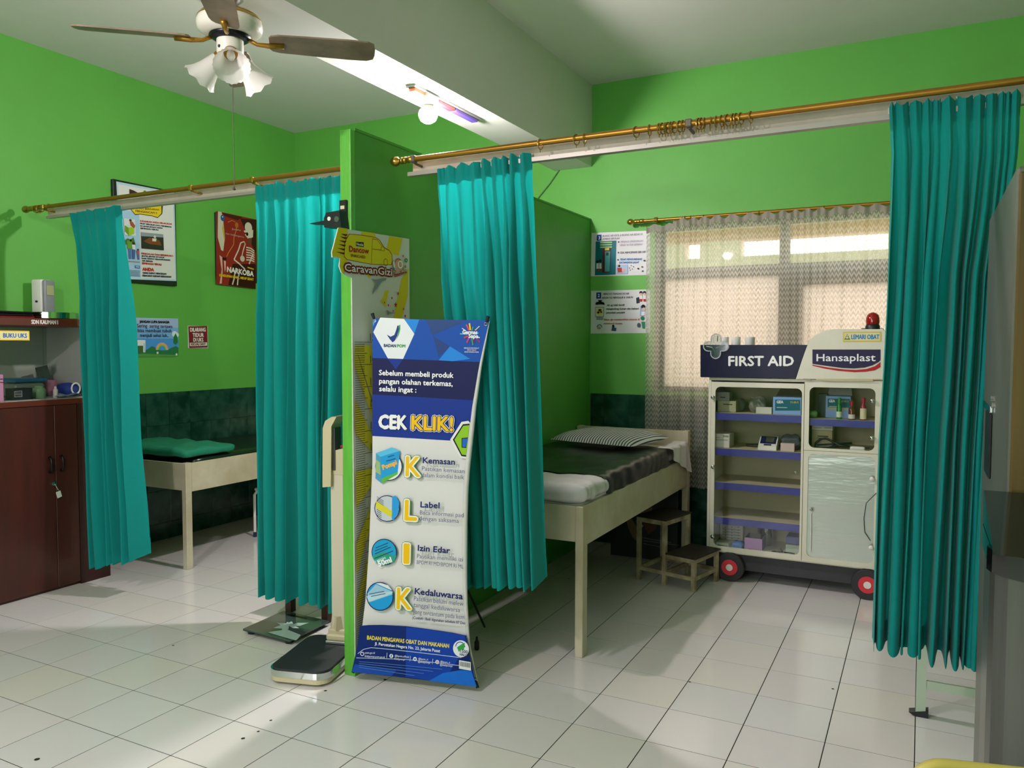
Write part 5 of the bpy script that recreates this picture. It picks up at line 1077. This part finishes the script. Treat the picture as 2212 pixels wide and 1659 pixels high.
p.text('CaravanGizi', *Z(325, 868), *Z(1095, 946), 118*.1326, 'ece8e0', bold=.02, outline=((.27, '7a1c1c'), (.14, '7a1c1c')))
p.disc(*Z(1205, 800), 17, 'c0564a', sy=1.05); p.disc(*Z(1205, 800), 14.5, 'd9a090', sy=1.05); p.text('10', *Z(1125, 850), *Z(1278, 822), 130*.1326, 'ece8e0', bold=.05, outline=((.09, '7a1c1c'),))
p.poly([Z(1118, 895), Z(1325, 842), Z(1332, 905), Z(1135, 970)], '8a2a24'); p.text('TANDA UMUM', *Z(1128, 925), *Z(1322, 880), 34*.1326, 'e4ded4', bold=.03); p.text('BAGI ANAK SEHAT', *Z(1140, 955), *Z(1322, 910), 18*.1326, 'd9a090')
for x_, y_, r_, c in ((1272, 628, 3.2, 'c04a44'), (1320, 698, 6, '2a8a4a'), (1305, 800, 3.4, 'b53a4a'), (1120, 835, 3.4, '2a4a8a')): p.star(*Z(x_, y_), r_, c, n=8, rin=.7); p.disc(*Z(x_, y_), r_*.3, 'd9d6cc', n=8)
p.poly([Z(740, 1000), Z(830, 1012), Z(950, 985), Z(1000, 990), Z(985, 1025), Z(930, 1030), Z(850, 1150), Z(768, 1255), Z(770, 1200), Z(835, 1065)], '8a8d94'); p.poly([Z(1003, 1505), Z(1060, 1540), Z(1145, 1552), Z(1060, 1570), Z(1018, 1592)], '8a8d94')
for x_, y_, r_ in ((1185, 1240, 5), (1085, 1312, 3.8), (965, 1385, 3.2), (1028, 1428, 3.8), (1146, 1422, 7), (1275, 1490, 3.8), (1300, 1605, 5), (1105, 1522, 3)): p.star(*Z(x_, y_), r_, 'b5202c')
# yellow rays low on the board and the centimetre scale
def yz(y, z): return (y - 1.0, z - 1.0)
O_ = (1.13, .93)
for k in range(14):
    a0 = 2*PI*k/14; a1 = a0 + .22; R0, R1 = .10, .75
    q = [(O_[0] + R0*math.cos(a0), O_[1] + R0*math.sin(a0)), (O_[0] + R1*math.cos(a0), O_[1] + R1*math.sin(a0)), (O_[0] + R1*math.cos(a1), O_[1] + R1*math.sin(a1)), (O_[0] + R0*math.cos(a1), O_[1] + R0*math.sin(a1))]
    q = [(max(.85, min(yR - .004, y_)), max(.05, min(1.49, z_))) for y_, z_ in q]
    try: p.poly([yz(*v) for v in q], 'd2c22c', px=False)
    except Exception: pass
L0 = p.lay + 1; p.lay += 2
for k in range(3, 151):
    z_ = .004 + k*.01; ln = .12 if k % 10 == 0 else .088 if k % 5 == 0 else .068
    p.poly([yz(.849, z_ - .0011), yz(.849 + ln, z_ - .0011), yz(.849 + ln, z_ + .0011), yz(.849, z_ + .0011)], '1c1a14', lay=L0, px=False)
for k in range(10, 151, 10):
    vs, fs, w = glyphs(str(k)); s_ = .034/CAPH
    p._put([(.958 - 1.0 + x*s_*.8, .010 + k*.01 - 1.0 + y*s_) for x, y in vs], fs, '1c1a14', lay=L0)
p.build('print', hc)
# black head piece of the stature meter on the post
sm = thing('stature_meter', 'black stature meter head fixed to the top of the green post', 'stature meter', (1.03, .84, 2.0))
ym = .8525
MB().box(1.004, 1.043, ym - .012, ym, 2.03, 2.125, bev=.002).build('strap', black_pl, sm)
MB().prism([(.955, ym - .055, 2.005), (.955, ym - .055, 2.045), (.968, ym - .055, 2.068), (1.04, ym - .055, 2.072), (1.05, ym - .055, 1.998)], (0, .054, 0)).build('housing', black_pl, sm)
MB().prism([(.865, ym - .05, 2.028), (.955, ym - .05, 2.036), (1.02, ym - .05, 2.018), (.955, ym - .05, 2.02)], (0, .045, 0)).build('pointer', black_pl, sm)
MB().lathe([(.013, 0), (.013, .003), (0, .003)], (1.027, ym - .055, 2.035), (0, -1, 0), 18, cap=False).build('dial', mat('dial_grey_green', '4a5a4e', .25), sm)
MB().lathe([(.009, 0), (.009, .003), (0, .003)], (.985, ym - .055, 2.04), (0, -1, 0), 16, cap=False).build('badge', white_pl, sm); MB().box(1.012, 1.034, ym - .0135, ym - .012, 2.085, 2.10).build('sticker', mat('cream_sticker', 'd9cfa8', .5), sm)

# ================================================================== X-stand banner
A = Vector((1.085, .835, .03)); B = Vector((1.62, .985, .03)); ex = (B - A).normalized(); nh = Vector((ex.y, -ex.x, 0)); phi = .072
ey = Vector((0, 0, math.cos(phi))) - nh*math.sin(phi)
bn = thing('banner_stand', 'blue and white X stand banner in front of the partition', 'banner', (1.36, .95, 0))
bend = lambda a, b: -.018*math.sin(max(0, min(1, b/1.57))*PI) - .006*math.sin(max(0, min(1, a/.55))*PI)
p = Print(A, ex, ey, bend=bend, step=.0004, maxedge=.045, rough=.42)
Le = [(805, 688), (803, 800), (802, 900), (801, 1000), (797, 1100), (793, 1200), (787, 1300), (777, 1390), (765, 1447)]
Re = [(1058, 692), (1038, 790), (1024, 880), (1016, 950), (1009, 1010), (1005, 1060), (1003, 1130), (1003, 1230), (1005, 1300), (1012, 1390), (1033, 1478)]
def xe(E, y):
    for i in range(len(E) - 1):
        if E[i][1] <= y <= E[i + 1][1] or i == len(E) - 2:
            k = (y - E[i][1])/(E[i + 1][1] - E[i][1]); return E[i][0] + (E[i + 1][0] - E[i][0])*k
def edge_l(y0, y1): return [(xe(Le, y0), y0)] + [q for q in Le if y0 < q[1] < y1] + [(xe(Le, y1), y1)]
def edge_r(y0, y1): return [(xe(Re, y0), y0)] + [q for q in Re if y0 < q[1] < y1] + [(xe(Re, y1), y1)]
def band(l0, r0, l1, r1, c, lay=None, topmid=None, botmid=None):
    p.poly(edge_l(l0, l1) + (botmid or []) + edge_r(r0, r1)[::-1] + (topmid or []), c, lay)
band(688, 692, 1447, 1478, 'dcdad8', lay=0)
p.lay = 1
band(688, 692, 774, 783, '004aa8'); band(773, 782, 853, 866, '06104c'); band(852, 865, 942, 955, '082f8c')
p.poly([(821, 686), (872, 688.5), (894, 721), (869, 775), (836.5, 774), (806, 717.5)], 'e4e8ea'); p.poly([(872, 688.8), (905, 690), (894, 720)], '1a86dc'); p.poly([(836, 774.5), (869, 775.5), (853, 798)], '082f8c')
p.poly([(918, 690.5), (1007, 692), (933, 724), (926, 705)], '24457f'); p.poly([(935, 726), (971, 748), (946, 771)], '1f3f7c'); p.poly([(946, 778), (971, 748), (1015, 775), (977, 780)], '1a82dc'); p.poly([(805, 690), (812, 690), (806, 706)], '3a94e4')
def Z(x, y): return (700 + x*.1808, 660 + y*.1808)
p.poly([Z(745, 345), Z(790, 372), Z(835, 350), Z(858, 290), Z(872, 240), Z(888, 236), Z(888, 290), Z(870, 360), Z(838, 420), Z(812, 438), Z(780, 400)], '15317e'); p.poly([Z(893, 236), Z(907, 227), Z(905, 280), Z(888, 350), Z(850, 415), Z(880, 345)], '2a9a4a')
p.text('BADAN', *Z(710, 493), *Z(852, 497), 6.2, '16285e', bold=.06); p.text('POM', *Z(868, 497), *Z(962, 500), 6.2, '2a9a3a', bold=.05)
gc = (1017, 722)
for an, r0, r1, w, c in ((118, 9, 24, 3.4, 'd24a44'), (98, 9, 24, 3.4, 'f0c81e'), (70, 8, 17, 2.4, '4aa83a'), (38, 14, 28, 1.8, 'e8e0a0'), (8, 10, 20, 3.2, '2aa4e0'), (-18, 16, 24, 2, 'f0e8f0'), (-35, 16, 30, 3, '8a2a70'), (-62, 9, 20, 3, '6a2a5a'), (-78, 9, 24, 3, '3a9a6a'), (-95, 9, 20, 3, '1f4aa0'), (-120, 10, 21, 3.4, 'c43a7a'), (-155, 8, 19, 3.6, 'c83a3a'), (178, 9, 28, 2.4, '5ac4c4'), (150, 14, 26, 1.6, 'e4ecf4')):
    t_ = math.radians(an); p.line([(gc[0] + r0*math.cos(t_)*.85, gc[1] - r0*math.sin(t_)), (gc[0] + r1*math.cos(t_)*.85, gc[1] - r1*math.sin(t_))], w, c)
p.text('Germas', 999, 721, 1031, 722, 8, 'eef0f4', bold=.07); p.text('Sapa', 1012, 729.5, 1033, 730.2, 8, 'eef0f4', bold=.07)
for i, (txt, a_, b_, c) in enumerate((('GERAKAN MASYARAKAT', 1002, 1035, 'c9d8ec'), ('HIDUP SEHAT', 1009, 1029, 'e0c4cc'), ('SADAR PANGAN AMAN', 1003, 1034, 'c9d8ec'))): p.text(txt, a_, 753 + 4.2*i, b_, 753.6 + 4.2*i, 2.7, c, bold=.05)
for txt, q in (('Sebelum membeli produk', (818, 810, 978.5, 816)), ('pangan olahan terkemas,', (818.4, 828, 976.6, 834.3)), ('selalu ingat :', (818.4, 844.8, 897.6, 847.8))): p.text(txt, *q, 10.8, 'f2f2f4', bold=.045)
p.text('CEK', 817, 925, 876, 927, 28, 'f0f0ee', bold=.07); p.text('KLIK!', 888, 927.5, 976, 931, 29, 'f2c00e', bold=.05, outline=((.15, 'eceae4'), (.10, '2a2a5a')))
p.poly([(1011, 909), (996, 911.5), (971, 950), (993, 990), (1006, 991), (1008, 1000), (1020, 920)], 'e4e2e0'); p.poly([(1014, 915), (999, 916.5), (977, 950), (995.5, 985.5), (1006, 987)], '14141c'); p.poly([(1013, 918.5), (1000, 920), (980.5, 950), (997, 982.5), (1006, 983.5)], '8cc21e'); p.poly([(996, 946.5), (1010, 945), (1006, 968), (996, 967)], '14141c'); p.poly([(997.5, 948), (1009.5, 947), (1005.5, 966), (997.5, 965.5)], '1f62c4')
# four round pictures
ring_c = '14245c'
def Z(x, y): return (700 + x*.1808, 940 + y*.1808)
p.disc(838, 1008, 31, ring_c); p.disc(838, 1008, 29.2, 'e8e6e4')
p.poly([Z(612, 215), Z(665, 260), Z(680, 578), Z(605, 520)], '4a9ac0'); p.poly([Z(665, 260), Z(897, 190), Z(868, 465), Z(680, 578)], '1f9ad6'); p.poly([Z(612, 215), Z(800, 148), Z(897, 190), Z(665, 260)], '5abce4'); p.poly([Z(870, 440), Z(866, 470), Z(680, 578), Z(678, 520)], '5ab43a'); p.poly([Z(612, 290), Z(660, 330), Z(668, 480), Z(606, 440)], '9ab87a'); p.text('Pompi', *Z(700, 415), *Z(865, 350), 10, 'e8b45a', bold=.1, outline=((.1, 'a0602a'),))
p.line([Z(735, 312), Z(845, 282)], 1.6, '1a4a8a'); p.line([Z(755, 262), Z(830, 240)], 1.6, '1a4a8a')
p.disc(834.5, 1099, 28.8, ring_c); p.disc(834.5, 1099, 27, 'c3cbd0'); p.poly([Z(805, 735), Z(845, 725), Z(888, 800), Z(880, 930), Z(820, 1020), Z(800, 1000)], '2a9ade'); p.poly([Z(618, 790), Z(805, 910), Z(800, 985), Z(610, 870)], 'd9cf2e')
for k in range(6): p.line([Z(622, 885 + 22*k), Z(680, 925 + 22*k)], 1.1, '2a3a4a')
for k in range(4): p.line([Z(625, 735 + 18*k), Z(705, 790 + 18*k)], 1.1, '55646a')
p.disc(829, 1193, 28.8, ring_c); p.disc(829, 1193, 27, '1e9ccc'); p.disc(829, 1193, 27, '3a9a6a', a0=math.radians(-160), a1=math.radians(-20), n=20); p.poly([Z(566, 1440), Z(862, 1440), Z(820, 1530), Z(610, 1530)], '2c9c88')
for k, (x0_, y0_, x1_, y1_) in enumerate(((612, 1350, 760, 1290), (605, 1385, 755, 1325), (605, 1420, 790, 1340), (600, 1475, 820, 1385))): p.line([Z(x0_, y0_), Z(x1_, y1_)], 1.7, '14486a')
p.text('ISI BERSIH:', *Z(597, 1535), *Z(738, 1478), 5, 'dcecec', bold=.04); p.text('50ml', *Z(655, 1570), *Z(808, 1515), 11, 'eef4f4', bold=.08)
p.disc(821, 1288, 31, ring_c); p.disc(821, 1288, 29, '1f9ad8'); p.poly([(794, 1282), (812, 1262), (847, 1278), (848, 1284), (800, 1300)], '9cc4d8'); p.poly([(793, 1287), (848, 1277), (848, 1281), (797, 1300)], 'b9d8e4'); p.poly([(812, 1260), (848, 1276), (838, 1264), (822, 1259)], 'dfe4e6')
for k in range(2): p.line([(798 + 4*k, 1283 + 5*k), (830 + 3*k, 1277 + 5*k)], 1.4, '2a4a5a')
for txt, q in (('K', (876, 1028, 906, 1029.5, 41)), ('L', (874, 1123, 899, 1124.5, 42)), ('I', (872.5, 1216, 883.5, 1216.6, 41)), ('K', (859, 1313, 889, 1315, 43))): p.text(txt, q[0], q[1], q[2], q[3], q[4], 'f2c00e', bold=.03, outline=((.13, '4a8a3a'), (.10, 'f0f0e4')))
nv_, gr_ = '1f2a66', '5a6080'
for txt, q, cap, c, bo in (('Kemasan', (914, 1000, 983, 1003.6), 12, nv_, .05), ('Pastikan kemasan', (912, 1016, 1004, 1022), 9, gr_, 0), ('dalam kondisi baik', (911, 1030, 1003, 1035), 9, gr_, 0), ('Label', (908.8, 1095.5, 949.5, 1097.7), 12, nv_, .05), ('Baca informasi pad', (907.4, 1111, 1002, 1117), 9, gr_, 0), ('dengan saksama', (906, 1123.5, 992, 1129.5), 9, gr_, 0),
        ('Izin Edar', (903.4, 1189, 972.6, 1194.6), 12, nv_, .05), ('Pastikan memiliki izi', (901.6, 1205, 1001, 1212), 9, gr_, 0), ('BPOM RI MD/BPOM RI ML', (901, 1217.5, 1002, 1227), 8, gr_, 0), ('Kedaluwarsa', (897.6, 1282, 1001, 1292.8), 12.7, nv_, .05), ('Pastikan belum melew', (895.6, 1296, 1003, 1307.4), 9.5, gr_, 0), ('tanggal kedaluwarsa', (895, 1309.4, 995.7, 1320.8), 9.5, gr_, 0), ('yang tercantum pada kem', (894, 1324, 1005, 1336), 9.5, gr_, 0), ('(Contoh : Baik digunakan sebelum 07 Des', (893, 1335, 1007, 1346.5), 5.6, nv_, .03)):
    p.text(txt, *q, cap, c, bold=bo)
# footer
p.poly(edge_l(1349, 1447) + edge_r(1370, 1478)[::-1] + [(980, 1364), (930, 1357), (880, 1350.5), (830, 1347.5), (800, 1347.5)], '08266e'); p.poly([(880, 1352), (930, 1358), (1006, 1369), (1012, 1390), (960, 1470), (880, 1458)], '123fa4'); p.poly([(960, 1450), (1020, 1440), (1033, 1478), (930, 1467)], '1a6ad0'); p.poly([(772, 1430), (860, 1445), (850, 1456), (765, 1447)], '1a4aa8')
p.text('BADAN PENGAWAS OBAT DAN MAKANAN', 797, 1378, 972.5, 1396.5, 8.2, 'e8d44a', bold=.05); p.text('Jl. Percetakan Negara No. 23, Jakarta Pusat', 813.4, 1390, 953.5, 1406, 6, 'e4e8f0', bold=.04)
p.line([(778, 1408), (790, 1399), (806, 1395.5), (850, 1400), (1000, 1417)], 1.2, 'c9d4ec'); p.line([(775, 1417), (880, 1421), (1000, 1434), (1020, 1437)], 1.1, 'c9d4ec')
for txt, q in (('pom.go.id', (793, 1408, 814, 1408.7)), ('klubpompi.pom.go.id', (793, 1415, 835, 1418)), ('@bpom.official', (856.6, 1414.6, 887, 1417.7)), ('Klubpompi', (856, 1421, 878.6, 1423)), ('@bpom_ri', (907.4, 1421, 928, 1423)), ('@klubpompi', (906.6, 1427, 933, 1429.7)), ('@bpom_ri', (955, 1427, 975.7, 1429)), ('@klubpompi', (954, 1433.6, 981, 1436))): p.text(txt, *q, 4, 'd4dcec', bold=.03)
for x_, y_ in ((788, 1408), (849.8, 1413), (900.5, 1419.7), (948.6, 1425.8)): p.disc(x_, y_, 4.4, 'e4e8ee', n=16)
p.disc(788, 1408, 3, '0b2f86', n=14); p.text('f', 848.5, 1415.5, 851, 1415.7, 5, '123fa4', bold=.08); p.disc(900.5, 1419.7, 2.4, '2a6ac0', n=10, sy=.7); p.disc(948.6, 1425.8, 2.6, 'b05a80', n=12, rin=1.4)
for x_, y_ in ((841, 1411), (891, 1418), (939, 1424)): p.line([(x_, y_ - 5), (x_ - 1, y_ + 6)], 1, 'c9d4ec')
for k in range(4): p.line([(782, 1424 + 4*k), (960 - 20*k, 1441 + 4.5*k)], .9, '5f86c8')
p.disc(999.5, 1397, 18, 'e4e8ee'); p.disc(998, 1393, 11, '1f4ea4', rin=9.2, a0=0, a1=PI, n=18); p.poly([(991, 1394), (1000, 1388), (1008, 1384), (1006, 1400), (999, 1399), (995, 1404)], '3aa04a'); p.text('1500', 998, 1405, 1014, 1407, 6.5, '3a4a5a', bold=.04); p.text('HALO', 997, 1411, 1013, 1413.5, 5, '3a4a5a', bold=.04)
p.poly([(996, 1421), (1021, 1425), (1022, 1443), (996, 1439)], 'e2e4e2')
for k in range(9): p.poly([(998 + 2.5*k, 1423.5 + .4*k), (999.2 + 2.5*k, 1423.7 + .4*k), (999.4 + 2.5*k, 1433.7 + .4*k), (998.2 + 2.5*k, 1433.5 + .4*k)], '2a2a2a')
sh = p.build('printed_sheet', bn)
# white back of the sheet and its right edge rolled forward
back = MB(); W3 = lambda px, py, h=0: (lambda ab: p.p3(ab[0], ab[1], h))(p.ab(px, py))
rows = [688 + i*(1447 - 688)/40 for i in range(41)]
def backpt(s, t):
    yl = 688 + t*(1447 - 688); yr = 692 + t*(1478 - 692); l = p.ab(xe(Le, yl), yl); r_ = p.ab(xe(Re, yr), yr)
    return p.p3(l[0] + (r_[0] - l[0])*s, l[1] + (r_[1] - l[1])*s, -.0015)
vm = mat('white_vinyl_back', 'cfcdc8', .4)
MB().grid(backpt, 20, 40).build('sheet_back', vm, bn, smooth=True)
def roll(s, t):
    yr = 692 + t*(1478 - 692); a_, b_ = p.ab(xe(Re, yr), yr); r = .0002 + .0125*math.sin(PI*t)**.7*(1 if t < .5 else 1); ang = -PI/2 + s*1.35*PI
    return p.p3(a_ + r*math.cos(ang), b_, r + r*math.sin(ang) - .0005)
MB().grid(roll, 14, 50).build('rolled_edge', vm, bn, smooth=True)
for px, py in ((809, 693), (1050, 700), (770, 1437), (1027, 1468)):
    c = W3(px, py, .002); MB().tube([c + ex*(.007*math.cos(i*PI/6)) + ey*(.007*math.sin(i*PI/6)) for i in range(12)], .0022, 6, closed=True).build('eyelet', chrome, bn)
hub = W3(912, 1120, -.07)
for q, ft in (((809, 693), 0), ((1050, 700), 0), ((770, 1437), 1), ((1027, 1468), 1)):
    c = W3(q[0], q[1], .0); d = (c - hub).normalized(); e = c + d*.035
    pts = [hub, hub + (c - hub)*.6 - p.n*.01, c - p.n*.006, e + p.n*.004]
    if ft: pts[-1].z = max(pts[-1].z, .009)
    MB().tube(pts, [.006, .005, .005, .005], 8).build('pole', black_pl, bn, smooth=True)
    MB().tube([c + d*.01, pts[-1]], [.0065, .008], 8).build('pole_tip', black_pl, bn)
rf = at(1047, 1354, z=.01); MB().tube([hub, (hub + rf)/2 + Vector((0, 0, .02)), rf], .006, 8).build('rear_leg', black_pl, bn, smooth=True)
MB().lathe([(.03, -.02), (.03, .02)], hub, p.n, 16).build('hub', black_pl, bn)
w = at(1030, 1395, z=.02)
tag(MB().lathe([(.011, 0), (.013, .01), (.012, .04), (.006, .05), (.005, .065)], (w.x, w.y, .0005), n=12).build('rubber_stopper', black_pl, None, smooth=True), 'small black rubber stopper on the floor behind the banner', 'stopper')

# ================================================================== scales
bsx, bsy, brz = .835, .865, .265
ps = thing('platform_scale', 'cream column weighing scale with black platform beside the green post', 'scale', (bsx, bsy, 0), brz)
cr_m = mat('cream_scale_enamel', 'cdbf9c', .35, coat=.2)
w2, l2 = .142, .215
def slab(mb, z0, z1, g, m=None, r=.06, n=6):
    P = rrect(-w2 - g, w2 + g, -l2 - g, l2 + g, r + g, n); mb.prism([Vector((a, b, z0)) for a, b in P], (0, 0, z1 - z0), m); return mb
slab(MB(), .012, .034, 0).build('base', cr_m, ps, local=True)
slab(MB(), .034, .062, .003).build('chrome_rim', chrome, ps, local=True)
slab(MB(), .062, .069, -.006).build('platform', mat('black_rubber_mat', '24272a', .6, bump=.2, bscale=300), ps, local=True)
for a, b in ((-.1, -.17), (.1, -.17), (-.1, .17), (.1, .17)): MB().lathe([(.018, 0), (.018, .013)], (a, b, 0), n=14).build('foot', black_pl, ps, local=True)
kx, ky = .045, .15
MB().box(kx - .058, kx + .058, ky - .05, ky + .05, .069, .085, bev=.004).build('column_plate', chrome, ps, local=True)
MB().box(kx - .055, kx + .055, ky - .048, ky + .048, .085, .118, bev=.01, seg=2).box(kx - .047, kx + .047, ky - .04, ky + .04, .115, .14, bev=.006, seg=2).lathe([(.052, .138), (.042, .2)], (kx, ky, 0), n=4).build('column_base', cr_m, ps, local=True)
MB().box(kx - .033, kx + .033, ky - .026, ky + .026, .14, .95, bev=.003).build('column', mat('cream_white_column', 'd3c9b2', .35), ps, local=True)
MB().box(kx + .0335, kx + .0345, ky - .012, ky + .012, .28, .86).build('groove', mat('grey_groove', '5c5f5e', .5), ps, local=True)
MB().prism([(kx - .03, ky - .03, .88), (kx - .03, ky - .03, .96), (kx - .005, ky - .03, .995), (kx + .06, ky - .03, 1.01), (kx + .10, ky - .03, 1.0), (kx + .10, ky - .03, .88)], (0, .06, 0)).build('head_bracket', cr_m, ps, local=True)
MB().prism([(kx - .062, ky - .05, .82), (kx - .058, ky - .05, 1.10), (kx - .045, ky - .05, 1.135), (kx - .012, ky - .05, 1.155), (kx + .012, ky - .05, 1.155), (kx - .014, ky - .05, 1.11), (kx - .02, ky - .05, .825)], (0, .10, 0)).build('dial_head', cr_m, ps, local=True)
MB().box(kx - .018, kx - .004, ky - .035, ky + .035, .9, 1.10).build('dial_face', mat('dark_dial', '3a3a36', .4), ps, local=True)
MB().box(kx + .02, kx + .045, ky - .028, ky - .02, 1.008, 1.018).build('red_mark', flat('a02028'), ps, local=True)
gs = thing('glass_scale', 'square glass bathroom scale with a white leaf print', 'scale', (.42, 1.14, 0), -.02)
c4 = [at(525, 1358, z=.028), at(613, 1319, z=.028), at(742, 1342, z=.028), at(690, 1390, z=.028)]
gx = (Vector((.40, 1.16, .0)))
E1 = (c4[1] - c4[0]).normalized(); 
gp = mat('green_tinted_scale_glass', '3f534c', .06, coat=.5)
Q = [c4[0], c4[1], c4[1] + Vector((.33, -.012, 0)), c4[0] + Vector((.33, -.012, 0))]
Q = [Vector((v.x, v.y, .021)) for v in Q]
gmb = MB(); gmb.prism(Q, (0, 0, .007), gp)
cen = sum(Q, Vector())/4
for v in Q: d = cen + (v - cen)*.80; MB().lathe([(.02, 0), (.022, .021)], (d.x, d.y, 0), n=14).build('foot', black_pl, gs)
MB().prism([cen + (v - cen)*1.003 + Vector((0, 0, -.003)) for v in Q], (0, 0, .003)).build('edge_band', black_pl, gs)
p = Print((cen.x, cen.y, .0283), (1, 0, 0), (0, 1, 0), rough=.2)
p.rect(623, 1326, 660, 1337, '1a2622')
leaf = 'a9c2b8'
for an, ln, wd_ in ((20, 46, 8), (75, 24, 7), (150, 30, 8), (-160, 36, 9), (-120, 30, 8), (-30, 26, 6), (100, 20, 6)):
    t_ = math.radians(an); cx_, cy_ = 624, 1352; d = (math.cos(t_), -math.sin(t_)*.42); n_ = (math.sin(t_), math.cos(t_)*.42)
    p.poly([(cx_, cy_), (cx_ + d[0]*ln*.5 + n_[0]*wd_, cy_ + d[1]*ln*.5 + n_[1]*wd_), (cx_ + d[0]*ln, cy_ + d[1]*ln), (cx_ + d[0]*ln*.5 - n_[0]*wd_, cy_ + d[1]*ln*.5 - n_[1]*wd_)], leaf)
p.poly([(578, 1366), (620, 1360), (650, 1372), (640, 1384), (610, 1376)], leaf)
p.into(gmb); gmb.build('glass_plate', gp, gs)
# ================================================================== right side of the room
mint = mat('mint_painted_steel', 'bccdb6', .45)
tb = thing('metal_table', 'pale mint steel table behind the right curtain', 'table', (3.7, 2.05, 0))
def tleg(x, y): 
    MB().box(x - .018, x + .018, y - .018, y + .018, .012, .70).build('leg', mint, tb)
    MB().prism([(x - .042, y - .022, .012), (x - .02, y - .022, 0.0), (x + .028, y - .022, 0), (x + .028, y - .022, .03)], (0, .044, 0)).build('foot', black_pl, tb)
for x, y in ((3.318, 1.615), (4.1, 1.615), (3.318, 2.5), (4.1, 2.5)): tleg(x, y)
MB().box(3.336, 4.082, 1.600, 1.612, .115, .150).build('cross_bar', mint, tb); MB().box(3.336, 4.082, 2.492, 2.504, .115, .150).build('cross_bar', mint, tb)
MB().box(3.28, 4.14, 1.57, 2.55, .70, .725, bev=.004).build('table_top', mint, tb)

# tall grey locker with brown front
lk = thing('locker', 'tall grey steel locker with a brown front at the right edge', 'locker', (3.75, .52, 0))
lg = mat('grey_locker_steel', '6f6f66', .38, .45, var=.1, vscale=5, stretch=(1, 1, .2)); lbn = mat('brown_locker_front', '6a5424', .45, .2, c2='54421c', vscale=2, stretch=(6, 6, .4))
MB().box(3.468, 4.1, .16, .98, .05, 1.885, bev=.006).build('body', lg, lk); MB().box(3.472, 4.096, .142, .158, .07, 1.87, bev=.004).build('door', lbn, lk)
MB().box(3.48, 4.09, .2, .95, 0, .05).build('plinth', black_pl, lk)
MB().box(3.462, 3.4675, .62, .80, 1.12, 1.30, bev=.002).build('vent_panel', black_pl, lk); MB().box(3.458, 3.4675, .60, .83, 1.305, 1.325, bev=.002).build('handle', chrome, lk)
for zz, yy in ((1.345, .60), (1.33, .56)): MB().lathe([(.008, 0), (.008, .008)], (3.468, yy, zz), (-1, 0, 0), 12).build('screw', chrome, lk)

# stainless bin with a slanted glossy lid
bi = thing('steel_bin', 'stainless steel cabinet bin with slanted glossy black lid at lower right', 'bin', (3.6, -.03, 0))
ssm = mat('brushed_steel', '6c6d6a', .3, .75, var=.12, vscale=3, stretch=(8, 8, .4)); gl = mat('glossy_black_lid', '0c1013', .04, .0, coat=1.0)
P = [(3.425, .10)] + [(3.425 + .02*0, -.10)] + [(3.62 + .2*math.cos(a), -.12 + .11*math.sin(a)) for a in [PI + i*PI/12 for i in range(13)]] + [(3.82, .10)]
MB().prism([Vector((a, b, .03)) for a, b in P], (0, 0, 1.02)).build('body', ssm, bi)
MB().prism([Vector((a, b, 0)) for a, b in P], (0, 0, .03)).build('plinth', black_pl, bi)
MB().prism([Vector((3.62 + (a - 3.62)*1.03, b*1.03, 1.05)) for a, b in P], (0, 0, .045)).build('lid_rim', gl, bi)
MB().prism([(3.42, -.20, 1.096), (3.42, .10, 1.17), (3.42, .115, 1.165), (3.42, .115, 1.096)], (.40, 0, 0)).build('lid', mat('mirror_lid', '66726f', .06, .9), bi)

# chair whose back shows at the bottom edge
chx = thing('chair', 'white backed chair with cream rim at the lower right corner', 'chair', (3.50, -.42, 0), .25)
yl = mat('cream_rim_plastic', 'c9b45a', .4); wf = mat('white_back_panel', 'c6c8bf', .45)
Pn = rrect(-.215, .225, .46, .798, .05, 6); Pi = rrect(-.204, .212, .475, .788, .04, 6)
MB().prism([Vector((a, -.012, b)) for a, b in Pi], (0, .02, 0)).build('backrest', wf, chx, local=True)
MB().tube([Vector((a, -.002, b)) for a, b in Pn], .010, 8, closed=True).build('rim', yl, chx, local=True, smooth=True)
MB().box(-.21, .21, -.43, -.03, .43, .455, bev=.01, seg=2).build('seat', wf, chx, local=True)
for a, b in ((-.2, -.03), (.2, -.03), (-.2, -.42), (.2, -.42)): MB().tube([(a, b, .43), (a, b, 0.001)], .012, 8).build('leg', chrome, chx, local=True)
for a in (-.2, .2): MB().tube([(a, -.03, .43), (a, -.006, .48), (a, -.002, .55)], .011, 8).build('back_post', chrome, chx, local=True)
